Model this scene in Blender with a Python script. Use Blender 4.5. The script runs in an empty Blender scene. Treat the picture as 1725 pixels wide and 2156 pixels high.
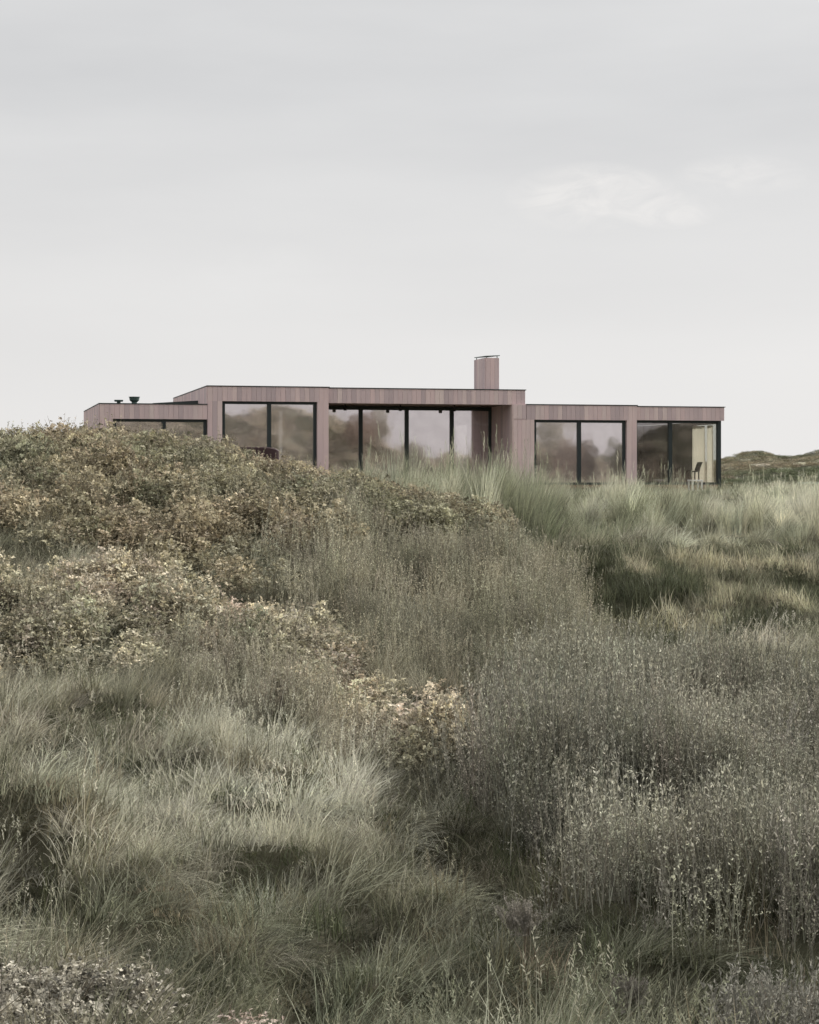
import bpy, math, random
import numpy as np

SC = bpy.context.scene
COL = SC.collection
rng = np.random.default_rng(7)
random.seed(7)

# ------------------------------------------------------------------ camera
F, HOR, CU, WID = 3900.0, 1000.0, 862.5, 1725.0      # photograph units: focal length, horizon row, centre column, width
cam = bpy.data.cameras.new('camera')
cam.sensor_fit = 'HORIZONTAL'; cam.sensor_width = 36.0
cam.lens = 36.0 * F / WID
cam.shift_y = -(1078.0 - HOR) / WID
cam.clip_start = 0.1; cam.clip_end = 6000
camo = bpy.data.objects.new('camera', cam); COL.objects.link(camo)
camo.location = (0, 0, 0); camo.rotation_euler = (math.pi / 2, 0, 0)
SC.camera = camo

# ------------------------------------------------------------------ sky and sun
SUN_TO = np.array([0.68, 0.40, 0.42]); SUN_TO /= np.linalg.norm(SUN_TO)
SUN_EL = math.asin(SUN_TO[2]); SUN_AZ = math.atan2(SUN_TO[0], SUN_TO[1])
W = bpy.data.worlds.new('World'); SC.world = W; W.use_nodes = True
nt = W.node_tree; nt.nodes.clear()
def N(t, typ, **kw):
    n = t.nodes.new(typ)
    for k, v in kw.items():
        setattr(n, k, v)
    return n
def math_node(t, op, a, b=None, clamp=False):
    n = N(t, 'ShaderNodeMath', operation=op, use_clamp=clamp)
    for i, v in enumerate((a, b)):
        if v is None: continue
        if isinstance(v, (int, float)): n.inputs[i].default_value = v
        else: t.links.new(v, n.inputs[i])
    return n.outputs[0]
def mix_col(t, fac, a, b, blend='MIX'):
    n = N(t, 'ShaderNodeMix', data_type='RGBA', blend_type=blend)
    for s, v in ((0, fac), (6, a), (7, b)):
        if isinstance(v, (int, float)): n.inputs[s].default_value = v
        elif isinstance(v, tuple): n.inputs[s].default_value = v if len(v) == 4 else (*v, 1)
        else: t.links.new(v, n.inputs[s])
    return n.outputs[2]
sky = N(nt, 'ShaderNodeTexSky', sky_type='NISHITA', sun_disc=False, sun_elevation=SUN_EL, sun_rotation=SUN_AZ,
        altitude=10.0, air_density=1.0, dust_density=3.0, ozone_density=1.0)
hs = N(nt, 'ShaderNodeHueSaturation'); hs.inputs['Saturation'].default_value = 0.10
nt.links.new(sky.outputs[0], hs.inputs['Color'])
tc = N(nt, 'ShaderNodeTexCoord')
sep = N(nt, 'ShaderNodeSeparateXYZ'); nt.links.new(tc.outputs['Generated'], sep.inputs[0])
# thin veil of high cloud over the whole sky, streaky
mp = N(nt, 'ShaderNodeMapping'); mp.inputs['Scale'].default_value = (3.0, 3.0, 14.0); mp.inputs['Rotation'].default_value = (0.1, 0.22, 0.3)
nt.links.new(tc.outputs['Generated'], mp.inputs[0])
nz = N(nt, 'ShaderNodeTexNoise'); nz.inputs['Scale'].default_value = 1.3; nz.inputs['Detail'].default_value = 5.0; nz.inputs['Roughness'].default_value = 0.5
nt.links.new(mp.outputs[0], nz.inputs['Vector'])
veil = N(nt, 'ShaderNodeValToRGB')
veil.color_ramp.elements[0].position = 0.30; veil.color_ramp.elements[0].color = (6.75, 6.8, 6.9, 1)
veil.color_ramp.elements[1].position = 0.72; veil.color_ramp.elements[1].color = (7.75, 7.77, 7.8, 1)
nt.links.new(nz.outputs['Fac'], veil.inputs[0])
# veil brightens towards the hazy horizon
el = math_node(nt, 'ABSOLUTE', sep.outputs[2])
hz = math_node(nt, 'MULTIPLY', math_node(nt, 'SUBTRACT', 1.0, math_node(nt, 'MULTIPLY', el, 5.0), True), 1.0)
veil2 = mix_col(nt, hz, veil.outputs[0], (9.0, 8.85, 8.7))
# an overcast veil is brighter towards the zenith
zr = N(nt, 'ShaderNodeMapRange', interpolation_type='SMOOTHSTEP'); nt.links.new(sep.outputs[2], zr.inputs[0])
zr.inputs[1].default_value = 0.22; zr.inputs[2].default_value = 0.95; zr.inputs[3].default_value = 1.0; zr.inputs[4].default_value = 1.8
zc = N(nt, 'ShaderNodeCombineColor'); [nt.links.new(zr.outputs[0], zc.inputs[i]) for i in range(3)]
veil2 = mix_col(nt, 1.0, veil2, zc.outputs[0], 'MULTIPLY')
skycol = mix_col(nt, 0.90, hs.outputs[0], veil2)
# a few small torn clouds low in the sky
def cloud(cx, cz, wx, wz, amount, seed, colour, last):
    iy = math_node(nt, 'DIVIDE', 1.0, math_node(nt, 'MAXIMUM', sep.outputs[1], 0.05))
    px = math_node(nt, 'MULTIPLY', sep.outputs[0], iy); pz = math_node(nt, 'MULTIPLY', sep.outputs[2], iy)
    ax = math_node(nt, 'DIVIDE', math_node(nt, 'SUBTRACT', px, cx), wx)
    az = math_node(nt, 'DIVIDE', math_node(nt, 'SUBTRACT', pz, cz), wz)
    r2 = math_node(nt, 'ADD', math_node(nt, 'MULTIPLY', ax, ax), math_node(nt, 'MULTIPLY', az, az))
    blob = math_node(nt, 'SUBTRACT', 1.0, r2, True)
    cv = N(nt, 'ShaderNodeCombineXYZ'); nt.links.new(px, cv.inputs[0]); nt.links.new(math_node(nt, 'MULTIPLY', pz, 2.2), cv.inputs[1]); cv.inputs[2].default_value = seed
    n = N(nt, 'ShaderNodeTexNoise'); n.inputs['Scale'].default_value = 30.0; n.inputs['Detail'].default_value = 7.0; n.inputs['Roughness'].default_value = 0.6; n.inputs['Distortion'].default_value = 1.0
    nt.links.new(cv.outputs[0], n.inputs['Vector'])
    m = math_node(nt, 'MULTIPLY', math_node(nt, 'MULTIPLY', blob, 1.3, True), math_node(nt, 'MULTIPLY', math_node(nt, 'SUBTRACT', n.outputs['Fac'], 0.34, True), 2.2, True), True)
    m = math_node(nt, 'MULTIPLY', m, math_node(nt, 'MULTIPLY', math_node(nt, 'GREATER_THAN', sep.outputs[1], 0.05), amount))
    return mix_col(nt, m, last, colour)
warm = (8.9, 8.7, 8.5)
skycol = cloud(0.100, 0.150, 0.050, 0.020, 0.95, 1.3, warm, skycol)
skycol = cloud(0.140, 0.143, 0.030, 0.011, 0.8, 4.1, warm, skycol)
skycol = cloud(0.180, 0.162, 0.040, 0.012, 0.55, 7.7, warm, skycol)
skycol = cloud(-0.078, 0.105, 0.050, 0.022, 0.35, 2.9, (8.2, 8.15, 8.1), skycol)
bg = N(nt, 'ShaderNodeBackground'); bg.inputs['Strength'].default_value = 0.1
nt.links.new(skycol, bg.inputs['Color'])
nt.links.new(bg.outputs[0], N(nt, 'ShaderNodeOutputWorld').inputs['Surface'])

sun = bpy.data.lights.new('sun', 'SUN'); sun.energy = 5.0; sun.angle = math.radians(2.5); sun.color = (1.0, 0.97, 0.92)
suno = bpy.data.objects.new('sun', sun); COL.objects.link(suno)
from mathutils import Vector, Matrix, Euler
suno.rotation_euler = Vector(SUN_TO).to_track_quat('Z', 'Y').to_euler()

SC.view_settings.view_transform = 'Standard'; SC.view_settings.look = 'None'
SC.view_settings.exposure = 0.0; SC.view_settings.gamma = 1.0
SC.view_settings.use_curve_mapping = False
SC.cycles.max_bounces = 5; SC.cycles.diffuse_bounces = 2; SC.cycles.glossy_bounces = 3
W.cycles.sampling_method = 'MANUAL'; W.cycles.sample_map_resolution = 256
SC.cycles.use_adaptive_sampling = True; SC.cycles.adaptive_threshold = 0.03
SC.cycles.transmission_bounces = 4; SC.cycles.transparent_max_bounces = 8

# ------------------------------------------------------------------ helpers
def tag(o, label=None, cat=None, group=None, kind=None):
    for k, v in (('label', label), ('category', cat), ('group', group), ('kind', kind)):
        if v: o[k] = v
    return o
def obj(name, me, mat=None, parent=None):
    o = bpy.data.objects.new(name, me); COL.objects.link(o)
    if mat and me and not me.materials: me.materials.append(mat)
    if parent: o.parent = parent
    return o
def empty(name, loc=(0, 0, 0), rz=0.0):
    o = bpy.data.objects.new(name, None); COL.objects.link(o)
    o.location = loc; o.rotation_euler = (0, 0, rz); o.empty_display_size = 0.3
    return o
def mesh(name, verts, faces, smooth=False, shade=None):
    me = bpy.data.meshes.new(name)
    me.from_pydata([tuple(map(float, v)) for v in verts], [], [tuple(map(int, f)) for f in faces])
    if smooth: me.polygons.foreach_set('use_smooth', [True] * len(me.polygons))
    if shade is not None:
        a = me.attributes.new('shade', 'FLOAT', 'POINT'); a.data.foreach_set('value', np.asarray(shade, np.float32))
    me.update(); return me
def box_data(x0, x1, y0, y1, z0, z1):
    v = [(x, y, z) for z in (z0, z1) for y in (y0, y1) for x in (x0, x1)]
    f = [(0, 2, 3, 1), (4, 5, 7, 6), (0, 1, 5, 4), (2, 6, 7, 3), (0, 4, 6, 2), (1, 3, 7, 5)]
    return v, f
def box(name, b, mat, parent=None):
    v, f = box_data(*b); return obj(name, mesh(name, v, f), mat, parent)
def ring_frame(name, x0, x1, z0, z1, y0, y1, w, mat, parent=None):
    """closed rectangular frame in the x-z plane, one connected mesh"""
    v = []
    for y in (y0, y1):
        v += [(x0, y, z0), (x1, y, z0), (x1, y, z1), (x0, y, z1), (x0 + w, y, z0 + w), (x1 - w, y, z0 + w), (x1 - w, y, z1 - w), (x0 + w, y, z1 - w)]
    f = []
    for k in range(4):
        a, b = k, (k + 1) % 4
        f += [(a, b, 4 + b, 4 + a), (8 + a, 12 + a, 12 + b, 8 + b), (a, 8 + a, 8 + b, b), (4 + a, 4 + b, 12 + b, 12 + a)]
    return obj(name, mesh(name, v, f), mat, parent)
def lathe(name, prof, mat, parent=None, n=20, loc=(0, 0, 0)):
    v, f = [], []
    for r, z in prof:
        v += [(r * math.cos(2 * math.pi * k / n), r * math.sin(2 * math.pi * k / n), z) for k in range(n)]
    for i in range(len(prof) - 1):
        f += [(i * n + k, i * n + (k + 1) % n, (i + 1) * n + (k + 1) % n, (i + 1) * n + k) for k in range(n)]
    f.append(tuple(reversed(range(n)))); f.append(tuple((len(prof) - 1) * n + k for k in range(n)))
    o = obj(name, mesh(name, v, f), mat, parent); o.location = loc
    return o
def vnoise(x, y, seed=0):
    xi, yi = np.floor(x).astype(np.int64), np.floor(y).astype(np.int64)
    fx, fy = x - xi, y - yi
    fx, fy = fx * fx * (3 - 2 * fx), fy * fy * (3 - 2 * fy)
    def h(a, b):
        n = (a * 374761393 + b * 668265263 + seed * 1442695041) & 0xFFFFFFFF
        n = ((n ^ (n >> 13)) * 1274126177) & 0xFFFFFFFF
        return ((n ^ (n >> 16)) & 0xFFFF) / 65535.0
    return (h(xi, yi) * (1 - fx) + h(xi + 1, yi) * fx) * (1 - fy) + (h(xi, yi + 1) * (1 - fx) + h(xi + 1, yi + 1) * fx) * fy
def fbm(x, y, seed=0, o=4):
    s, a, t = 0, 1.0, 0
    for k in range(o):
        s = s + a * vnoise(x * 2 ** k + 17.3 * k, y * 2 ** k - 9.1 * k, seed + k); t += a; a *= 0.5
    return s / t

# ------------------------------------------------------------------ materials
def new_mat(name):
    m = bpy.data.materials.new(name); m.use_nodes = True
    t = m.node_tree; t.nodes.clear()
    out = N(t, 'ShaderNodeOutputMaterial')
    return m, t, out
def principled(t, rough=0.8, spec=0.3, metal=0.0):
    p = N(t, 'ShaderNodeBsdfPrincipled')
    p.inputs['Roughness'].default_value = rough; p.inputs['Specular IOR Level'].default_value = spec; p.inputs['Metallic'].default_value = metal
    return p
def setc(t, sock, v):
    if isinstance(v, tuple): sock.default_value = v if len(v) == 4 else (*v, 1)
    else: t.links.new(v, sock)
def flat_mat(name, col, rough=0.6, metal=0.0, var=0.15, scale=8.0, spec=0.3):
    m, t, out = new_mat(name); p = principled(t, rough, spec, metal)
    c = N(t, 'ShaderNodeTexCoord'); n = N(t, 'ShaderNodeTexNoise'); n.inputs['Scale'].default_value = scale; n.inputs['Detail'].default_value = 5
    t.links.new(c.outputs['Object'], n.inputs['Vector'])
    setc(t, p.inputs['Base Color'], mix_col(t, n.outputs['Fac'], tuple(x * (1 - var) for x in col), tuple(min(1, x * (1 + var)) for x in col)))
    t.links.new(p.outputs[0], out.inputs[0]); return m
def cladding():
    m, t, out = new_mat('greyed_cedar_cladding'); p = principled(t, 0.72, 0.25)
    oi = N(t, 'ShaderNodeObjectInfo'); c = N(t, 'ShaderNodeTexCoord')
    geo = N(t, 'ShaderNodeNewGeometry')
    mp = N(t, 'ShaderNodeMapping'); mp.inputs['Scale'].default_value = (34, 34, 1.3); t.links.new(geo.outputs['Position'], mp.inputs[0])
    n = N(t, 'ShaderNodeTexNoise'); n.inputs['Scale'].default_value = 1.0; n.inputs['Detail'].default_value = 6; n.inputs['Roughness'].default_value = 0.6
    t.links.new(mp.outputs[0], n.inputs['Vector'])
    mp2 = N(t, 'ShaderNodeMapping'); mp2.inputs['Scale'].default_value = (2.6, 2.6, 0.45); t.links.new(geo.outputs['Position'], mp2.inputs[0])
    n2 = N(t, 'ShaderNodeTexNoise'); n2.inputs['Scale'].default_value = 1.0; n2.inputs['Detail'].default_value = 4
    t.links.new(mp2.outputs[0], n2.inputs['Vector'])
    r = N(t, 'ShaderNodeValToRGB'); e = r.color_ramp.elements
    e[0].position = 0.0; e[0].color = (0.46, 0.365, 0.375, 1)
    e[1].position = 1.0; e[1].color = (0.77, 0.635, 0.585, 1)
    k = e.new(0.35); k.color = (0.65, 0.505, 0.50, 1)
    k = e.new(0.7); k.color = (0.76, 0.56, 0.54, 1)
    t.links.new(oi.outputs['Random'], r.inputs[0])
    c1 = mix_col(t, math_node(t, 'MULTIPLY', n.outputs['Fac'], 0.6), r.outputs[0], (0.62, 0.50, 0.49))
    c2 = mix_col(t, math_node(t, 'MULTIPLY', math_node(t, 'SUBTRACT', n2.outputs['Fac'], 0.40, True), 1.6, True), c1, (0.47, 0.375, 0.385))
    setc(t, p.inputs['Base Color'], c2)
    b = N(t, 'ShaderNodeBump'); b.inputs['Strength'].default_value = 0.25; b.inputs['Distance'].default_value = 0.004
    t.links.new(n.outputs['Fac'], b.inputs['Height']); t.links.new(b.outputs[0], p.inputs['Normal'])
    t.links.new(p.outputs[0], out.inputs[0]); return m
def coated_glass(name='coated_glass', fac=0.62, tint=(0.80, 0.80, 0.78, 1), haze=0.26):
    m, t, out = new_mat(name)
    tr = N(t, 'ShaderNodeBsdfTransparent'); tr.inputs[0].default_value = tint
    gl = N(t, 'ShaderNodeBsdfGlossy'); gl.inputs['Color'].default_value = (0.95, 0.88, 0.90, 1); gl.inputs['Roughness'].default_value = 0.035
    geo = N(t, 'ShaderNodeNewGeometry'); n = N(t, 'ShaderNodeTexNoise'); n.inputs['Scale'].default_value = 1.4; n.inputs['Detail'].default_value = 2
    t.links.new(geo.outputs['Position'], n.inputs['Vector'])
    b = N(t, 'ShaderNodeBump'); b.inputs['Strength'].default_value = 0.06; b.inputs['Distance'].default_value = 0.02
    t.links.new(n.outputs['Fac'], b.inputs['Height']); t.links.new(b.outputs[0], gl.inputs['Normal'])
    mx = N(t, 'ShaderNodeMixShader'); mx.inputs[0].default_value = fac
    t.links.new(tr.outputs[0], mx.inputs[1]); t.links.new(gl.outputs[0], mx.inputs[2])
    df = N(t, 'ShaderNodeBsdfDiffuse'); df.inputs[0].default_value = (0.66, 0.60, 0.57, 1)     # pale haze put into the pane to lighten its reflections
    n3 = N(t, 'ShaderNodeTexNoise'); n3.inputs['Scale'].default_value = 2.2; n3.inputs['Detail'].default_value = 6; t.links.new(geo.outputs['Position'], n3.inputs['Vector'])
    m2 = N(t, 'ShaderNodeMixShader'); t.links.new(math_node(t, 'MULTIPLY', n3.outputs['Fac'], haze), m2.inputs[0])
    t.links.new(mx.outputs[0], m2.inputs[1]); t.links.new(df.outputs[0], m2.inputs[2]); t.links.new(m2.outputs[0], out.inputs[0])
    return m
def veg_mat(name, tint=None, trans=0.3, rough=0.75, lo=0.65, hi=1.35):
    """leaf or blade: colour of its own plant (instance attribute 'tint' or a fixed colour) varied from leaf to leaf"""
    m, t, out = new_mat(name)
    sh = N(t, 'ShaderNodeAttribute', attribute_name='shade', attribute_type='GEOMETRY')
    v = math_node(t, 'ADD', math_node(t, 'MULTIPLY', sh.outputs['Fac'], hi - lo), lo)
    cb = N(t, 'ShaderNodeCombineColor'); [t.links.new(v, cb.inputs[i]) for i in range(3)]
    if tint is None:
        at = N(t, 'ShaderNodeAttribute', attribute_name='tint', attribute_type='INSTANCER'); base = at.outputs['Color']
    else: base = tint
    c = mix_col(t, 1.0, base, cb.outputs[0], 'MULTIPLY')
    d = principled(t, rough, 0.18); setc(t, d.inputs['Base Color'], c)
    tl = N(t, 'ShaderNodeBsdfTranslucent'); setc(t, tl.inputs['Color'], c)
    mx = N(t, 'ShaderNodeMixShader'); mx.inputs[0].default_value = trans
    t.links.new(d.outputs[0], mx.inputs[1]); t.links.new(tl.outputs[0], mx.inputs[2]); t.links.new(mx.outputs[0], out.inputs[0])
    return m
def ground_mat():
    m, t, out = new_mat('dune_ground'); p = principled(t, 0.95, 0.1)
    geo = N(t, 'ShaderNodeNewGeometry')
    def noise(s, d=6, r=0.6):
        n = N(t, 'ShaderNodeTexNoise'); n.inputs['Scale'].default_value = s; n.inputs['Detail'].default_value = d; n.inputs['Roughness'].default_value = r
        t.links.new(geo.outputs['Position'], n.inputs['Vector']); return n.outputs['Fac']
    a = mix_col(t, math_node(t, 'MULTIPLY', math_node(t, 'SUBTRACT', noise(0.12), 0.35), 3.0, True), (0.07, 0.07, 0.045), (0.13, 0.115, 0.08))
    b = mix_col(t, math_node(t, 'MULTIPLY', math_node(t, 'SUBTRACT', noise(1.4, 8, 0.7), 0.42), 3.5, True), a, (0.065, 0.072, 0.042))
    c = mix_col(t, math_node(t, 'MULTIPLY', math_node(t, 'SUBTRACT', noise(0.22, 5, 0.65), 0.60), 6.0, True), b, (0.38, 0.34, 0.26))
    setc(t, p.inputs['Base Color'], c)
    bu = N(t, 'ShaderNodeBump'); bu.inputs['Strength'].default_value = 0.8; bu.inputs['Distance'].default_value = 0.15
    t.links.new(noise(2.5, 8, 0.7), bu.inputs['Height']); t.links.new(bu.outputs[0], p.inputs['Normal'])
    t.links.new(p.outputs[0], out.inputs[0]); return m

M_CLAD = cladding(); M_GLASS = coated_glass(); M_CLEAR = coated_glass('clear_glass', 0.16, (0.93, 0.94, 0.92, 1), 0.04)
M_PANEL = None
M_FRAME = flat_mat('dark_green_aluminium', (0.030, 0.038, 0.038), 0.45, 0.0, 0.1, 4)
M_FLASH = flat_mat('dark_metal_flashing', (0.05, 0.06, 0.058), 0.5, 0.3, 0.2, 5)
M_ZINC = flat_mat('green_grey_zinc', (0.07, 0.105, 0.095), 0.5, 0.4, 0.2, 6)
M_PANEL = flat_mat('dark_walnut_panel', (0.085, 0.065, 0.058), 0.6, 0, 0.3, 3)
M_PLASTER = flat_mat('warm_plaster', (0.55, 0.47, 0.40), 0.9)
M_OAK = flat_mat('oak_floor', (0.26, 0.18, 0.12), 0.6)
M_SOFFIT = flat_mat('timber_soffit', (0.42, 0.34, 0.31), 0.8)
M_DECK = flat_mat('weathered_deck', (0.46, 0.42, 0.38), 0.8)
M_ROOF = flat_mat('roof_felt', (0.08, 0.08, 0.08), 0.9)
M_CURTAIN = veg_mat('cream_linen', tint=(.90, .83, .72), trans=.6, lo=1.0, hi=1.0)
M_WHITE = flat_mat('white_paint', (0.80, 0.78, 0.74), 0.5, 0, 0.04)
M_BLACK = flat_mat('black_lacquer', (0.02, 0.02, 0.022), 0.5)
M_MAROON = flat_mat('dark_maroon_weave', (0.045, 0.022, 0.024), 0.6, 0, 0.3, 30)
M_STEM = flat_mat('dry_stem', (0.16, 0.125, 0.09), 0.85, 0, 0.35, 20)
M_GROUND = ground_mat()

# ------------------------------------------------------------------ terrain
TH = math.atan(0.24); CS, SN = math.cos(TH), math.sin(TH); Y0 = 60.0
ctrl = []   # bearing (x/y), y, z
def pt(u, v, Y, h): ctrl.append(((u - CU) / F, Y, (HOR - v) / F * Y - h))
def pz(u, Y, z): ctrl.append(((u - CU) / F, Y, z))
for u in (-600, -100, 400, 900, 1400, 1900, 2400):
    pz(u, 5.0, -2.35); pz(u, 8.0, -2.95)
for a in [(-400, 2156, 11, .3), (-50, 2156, 11, .35), (300, 2156, 11.3, .3), (650, 2156, 11.6, .35), (900, 2156, 11.6, .3), (1300, 2156, 11.8, .3), (1725, 2156, 11.5, .4), (2100, 2156, 11.5, .4),
          (-400, 1900, 14, .35), (-50, 1900, 14, .35), (300, 1900, 14.3, .35), (480, 1930, 14.2, .3), (640, 1990, 13.5, .62), (660, 1900, 14.6, .62), (800, 1830, 15.4, .35), (830, 1980, 13.6, .3), (1000, 1850, 15.2, .35), (1300, 1940, 14.4, .15), (1725, 1890, 14.6, .3), (2100, 1890, 14.6, .3),
          (-400, 1700, 17.3, .35), (0, 1700, 17.3, .35), (300, 1700, 17.5, .35), (600, 1690, 17.8, .35), (850, 1680, 18, .4), (960, 1730, 17.4, .75),
          (1100, 1620, 18, .85), (1300, 1650, 17.5, .8), (1300, 1450, 21.3, .9), (1500, 1420, 22.5, .9), (1725, 1650, 17.5, .8), (1725, 1460, 21.7, .9), (2100, 1650, 17.5, .8), (2100, 1460, 21.5, .9),
          (1290, 1392, 28, .1), (1450, 1388, 26.5, .3), (1600, 1375, 27, .15), (1725, 1365, 27, .15), (2000, 1350, 27, .15),
          (-400, 1480, 21, .4), (0, 1480, 21, .4), (300, 1500, 21, .35), (600, 1500, 21.5, .4), (520, 1420, 23, .6), (850, 1500, 22, .5), (1000, 1510, 21.8, .6),
          (-400, 1370, 24, .5), (100, 1370, 24, .5), (350, 1350, 24.5, .5), (700, 1370, 24.3, .6), (900, 1450, 23.6, .3), (1050, 1440, 24, .3),
          (-400, 1200, 27, .6), (0, 1200, 27, .6), (250, 1175, 27.5, .6), (430, 1230, 26.8, .6), (500, 1255, 27.6, .45), (650, 1290, 26, .6), (800, 1300, 26.5, .6), (1000, 1330, 26, .6), (1200, 1400, 25, .55),
          (-400, 1110, 29, .5), (0, 1110, 29, .5), (300, 1120, 29.5, .6), (600, 1140, 29.5, .6), (850, 1170, 29.3, .7), (1050, 1210, 28.8, .6), (1180, 1270, 28, .5),
          (-400, 1020, 32, .7), (0, 1010, 32, .7), (400, 1020, 32.5, .7), (700, 1060, 32.5, .7), (950, 1105, 32, .6), (1120, 1165, 31, .5),
          (-400, 935, 35.5, .7), (0, 918, 36, .7), (250, 900, 36.5, .7), (430, 930, 36.5, .75), (540, 962, 36.5, .8), (600, 972, 36.5, .8), (700, 984, 36.3, .8), (800, 1000, 36, .7), (950, 1042, 35, .6), (1080, 1088, 34, .55),
          (1290, 1310, 30.6, .15), (1290, 1215, 32.8, .1), (1200, 1172, 36.5, .15), (1300, 1160, 39.5, .15), (1430, 1345, 29.4, .25), (1450, 1280, 31, .2), (1450, 1195, 33.5, .15), (1450, 1158, 40, .15), (1725, 1300, 31, .2), (1725, 1225, 34.5, .2), (1725, 1195, 35.6, .15), (1725, 1160, 37.5, .1), (1725, 1150, 40, .15), (2000, 1150, 40, .15),
          (1000, 1060, 43, .4), (1100, 1110, 42, .3), (1300, 1120, 43, .3), (1500, 1130, 43, .3), (1725, 1118, 43, .3), (2000, 1110, 43, .3),
          (900, 1008, 50, .7), (1100, 1010, 50, .8), (1300, 1030, 50, .6), (1500, 1035, 50, .6), (1725, 1042, 50, .5), (2000, 1042, 50, .5),
          (1650, 1008, 60, .5), (1800, 1008, 60, .5), (2100, 1008, 60, .5)]:
    pt(*a)
for a in [(-400, 46, -.2), (0, 46, -.3), (400, 46, -.5), (700, 46, -.7), (900, 44, -1.0), (1000, 40, -1.35), (1100, 36.6, -1.95), (1180, 32.0, -2.4), (1240, 29.5, -2.85),
          (-400, 56, -.6), (0, 56, -.6), (300, 55, -.55), (600, 56, -.55), (900, 57, -.55), (1200, 58, -.55), (1500, 60, -.55), (200, 68, -.6), (600, 70, -.6), (1000, 72, -.6), (1400, 74, -.6),
          (1600, 80, -1.2), (1800, 80, -1.2), (2100, 80, -1.2), (1520, 115, -.1), (1640, 118, .3), (1760, 118, .45), (2000, 118, .3),
          (1450, 175, .6), (1530, 175, .85), (1600, 175, .9), (1672, 178, .9), (1740, 182, .95), (1850, 180, 1.0), (2100, 180, 1.0),
          (-400, 100, -3), (200, 100, -3), (800, 100, -3), (1200, 110, -2), (-400, 200, -4), (400, 200, -4), (1100, 200, -3), (1700, 240, -2), (-400, 400, -5), (800, 400, -5), (2100, 400, -5), (0, 900, -5), (800, 900, -5), (1700, 900, -5)]:
    pz(*a)
CT = np.array(ctrl)
def warp(b, y): return np.stack([b * 5.0, 2.6 * np.log(np.maximum(y, 0.5))], -1)
Pw = warp(CT[:, 0], CT[:, 1])
def kern(d2): return 0.5 * d2 * np.log(d2 + 1e-9)
d2 = ((Pw[:, None] - Pw[None]) ** 2).sum(-1)
n_c = len(CT)
A = np.zeros((n_c + 3, n_c + 3)); A[:n_c, :n_c] = kern(d2) + np.eye(n_c) * 2e-4
A[:n_c, n_c] = 1; A[:n_c, n_c + 1:] = Pw; A[n_c, :n_c] = 1; A[n_c + 1:, :n_c] = Pw.T
sol = np.linalg.solve(A, np.concatenate([CT[:, 2], [0, 0, 0]]))
def tps(b, y):
    q = warp(b, y); out = np.empty(len(q))
    for i in range(0, len(q), 20000):
        s = q[i:i + 20000]
        dd = ((s[:, None] - Pw[None]) ** 2).sum(-1)
        out[i:i + 20000] = kern(dd) @ sol[:n_c] + sol[n_c] + s @ sol[n_c + 1:]
    return out
def sstep(a, b, x):
    t = np.clip((x - a) / (b - a), 0, 1); return t * t * (3 - 2 * t)
GULLY = [[(700, 11.4), (650, 12.9), (625, 13.8), (700, 14.7), (830, 15.2)], [(900, 18.6), (955, 17.3), (1050, 15.7), (1200, 14.6), (1500, 14.2)], [(300, 12.2), (380, 12.7)], [(430, 15.6), (560, 16.4)],
         [(575, 18.8), (610, 19.1)], [(140, 21.2), (240, 21.8)], [(455, 27.2), (530, 27.7)], [(30, 16.4), (110, 15.2)], [(840, 13.2), (960, 13.6)], [(300, 19.6), (420, 19.9)]]
def gully_d(x, y):
    """distance to the nearest gully line, in plan"""
    d = np.full(np.shape(x), 9.0)
    for line in GULLY:
        pts = [((u_ - CU) / F * Y_, Y_) for u_, Y_ in line]
        for (ax_, ay_), (bx_, by_) in zip(pts[:-1], pts[1:]):
            ex, ey = bx_ - ax_, by_ - ay_; tt = np.clip(((x - ax_) * ex + (y - ay_) * ey) / (ex * ex + ey * ey), 0, 1)
            d = np.minimum(d, np.hypot(x - ax_ - tt * ex, y - ay_ - tt * ey))
    return d
RIDGE_U = [-400, 200, 350, 480, 560, 660, 700, 760, 800, 860, 950, 1010, 1120, 1180, 1240, 1330, 1360, 1411, 1500, 1600, 2000]
RIDGE_V = [900, 890, 880, 868, 862, 868, 872, 890, 905, 948, 968, 962, 930, 935, 958, 968, 905, 893, 886, 905, 920]
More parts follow.
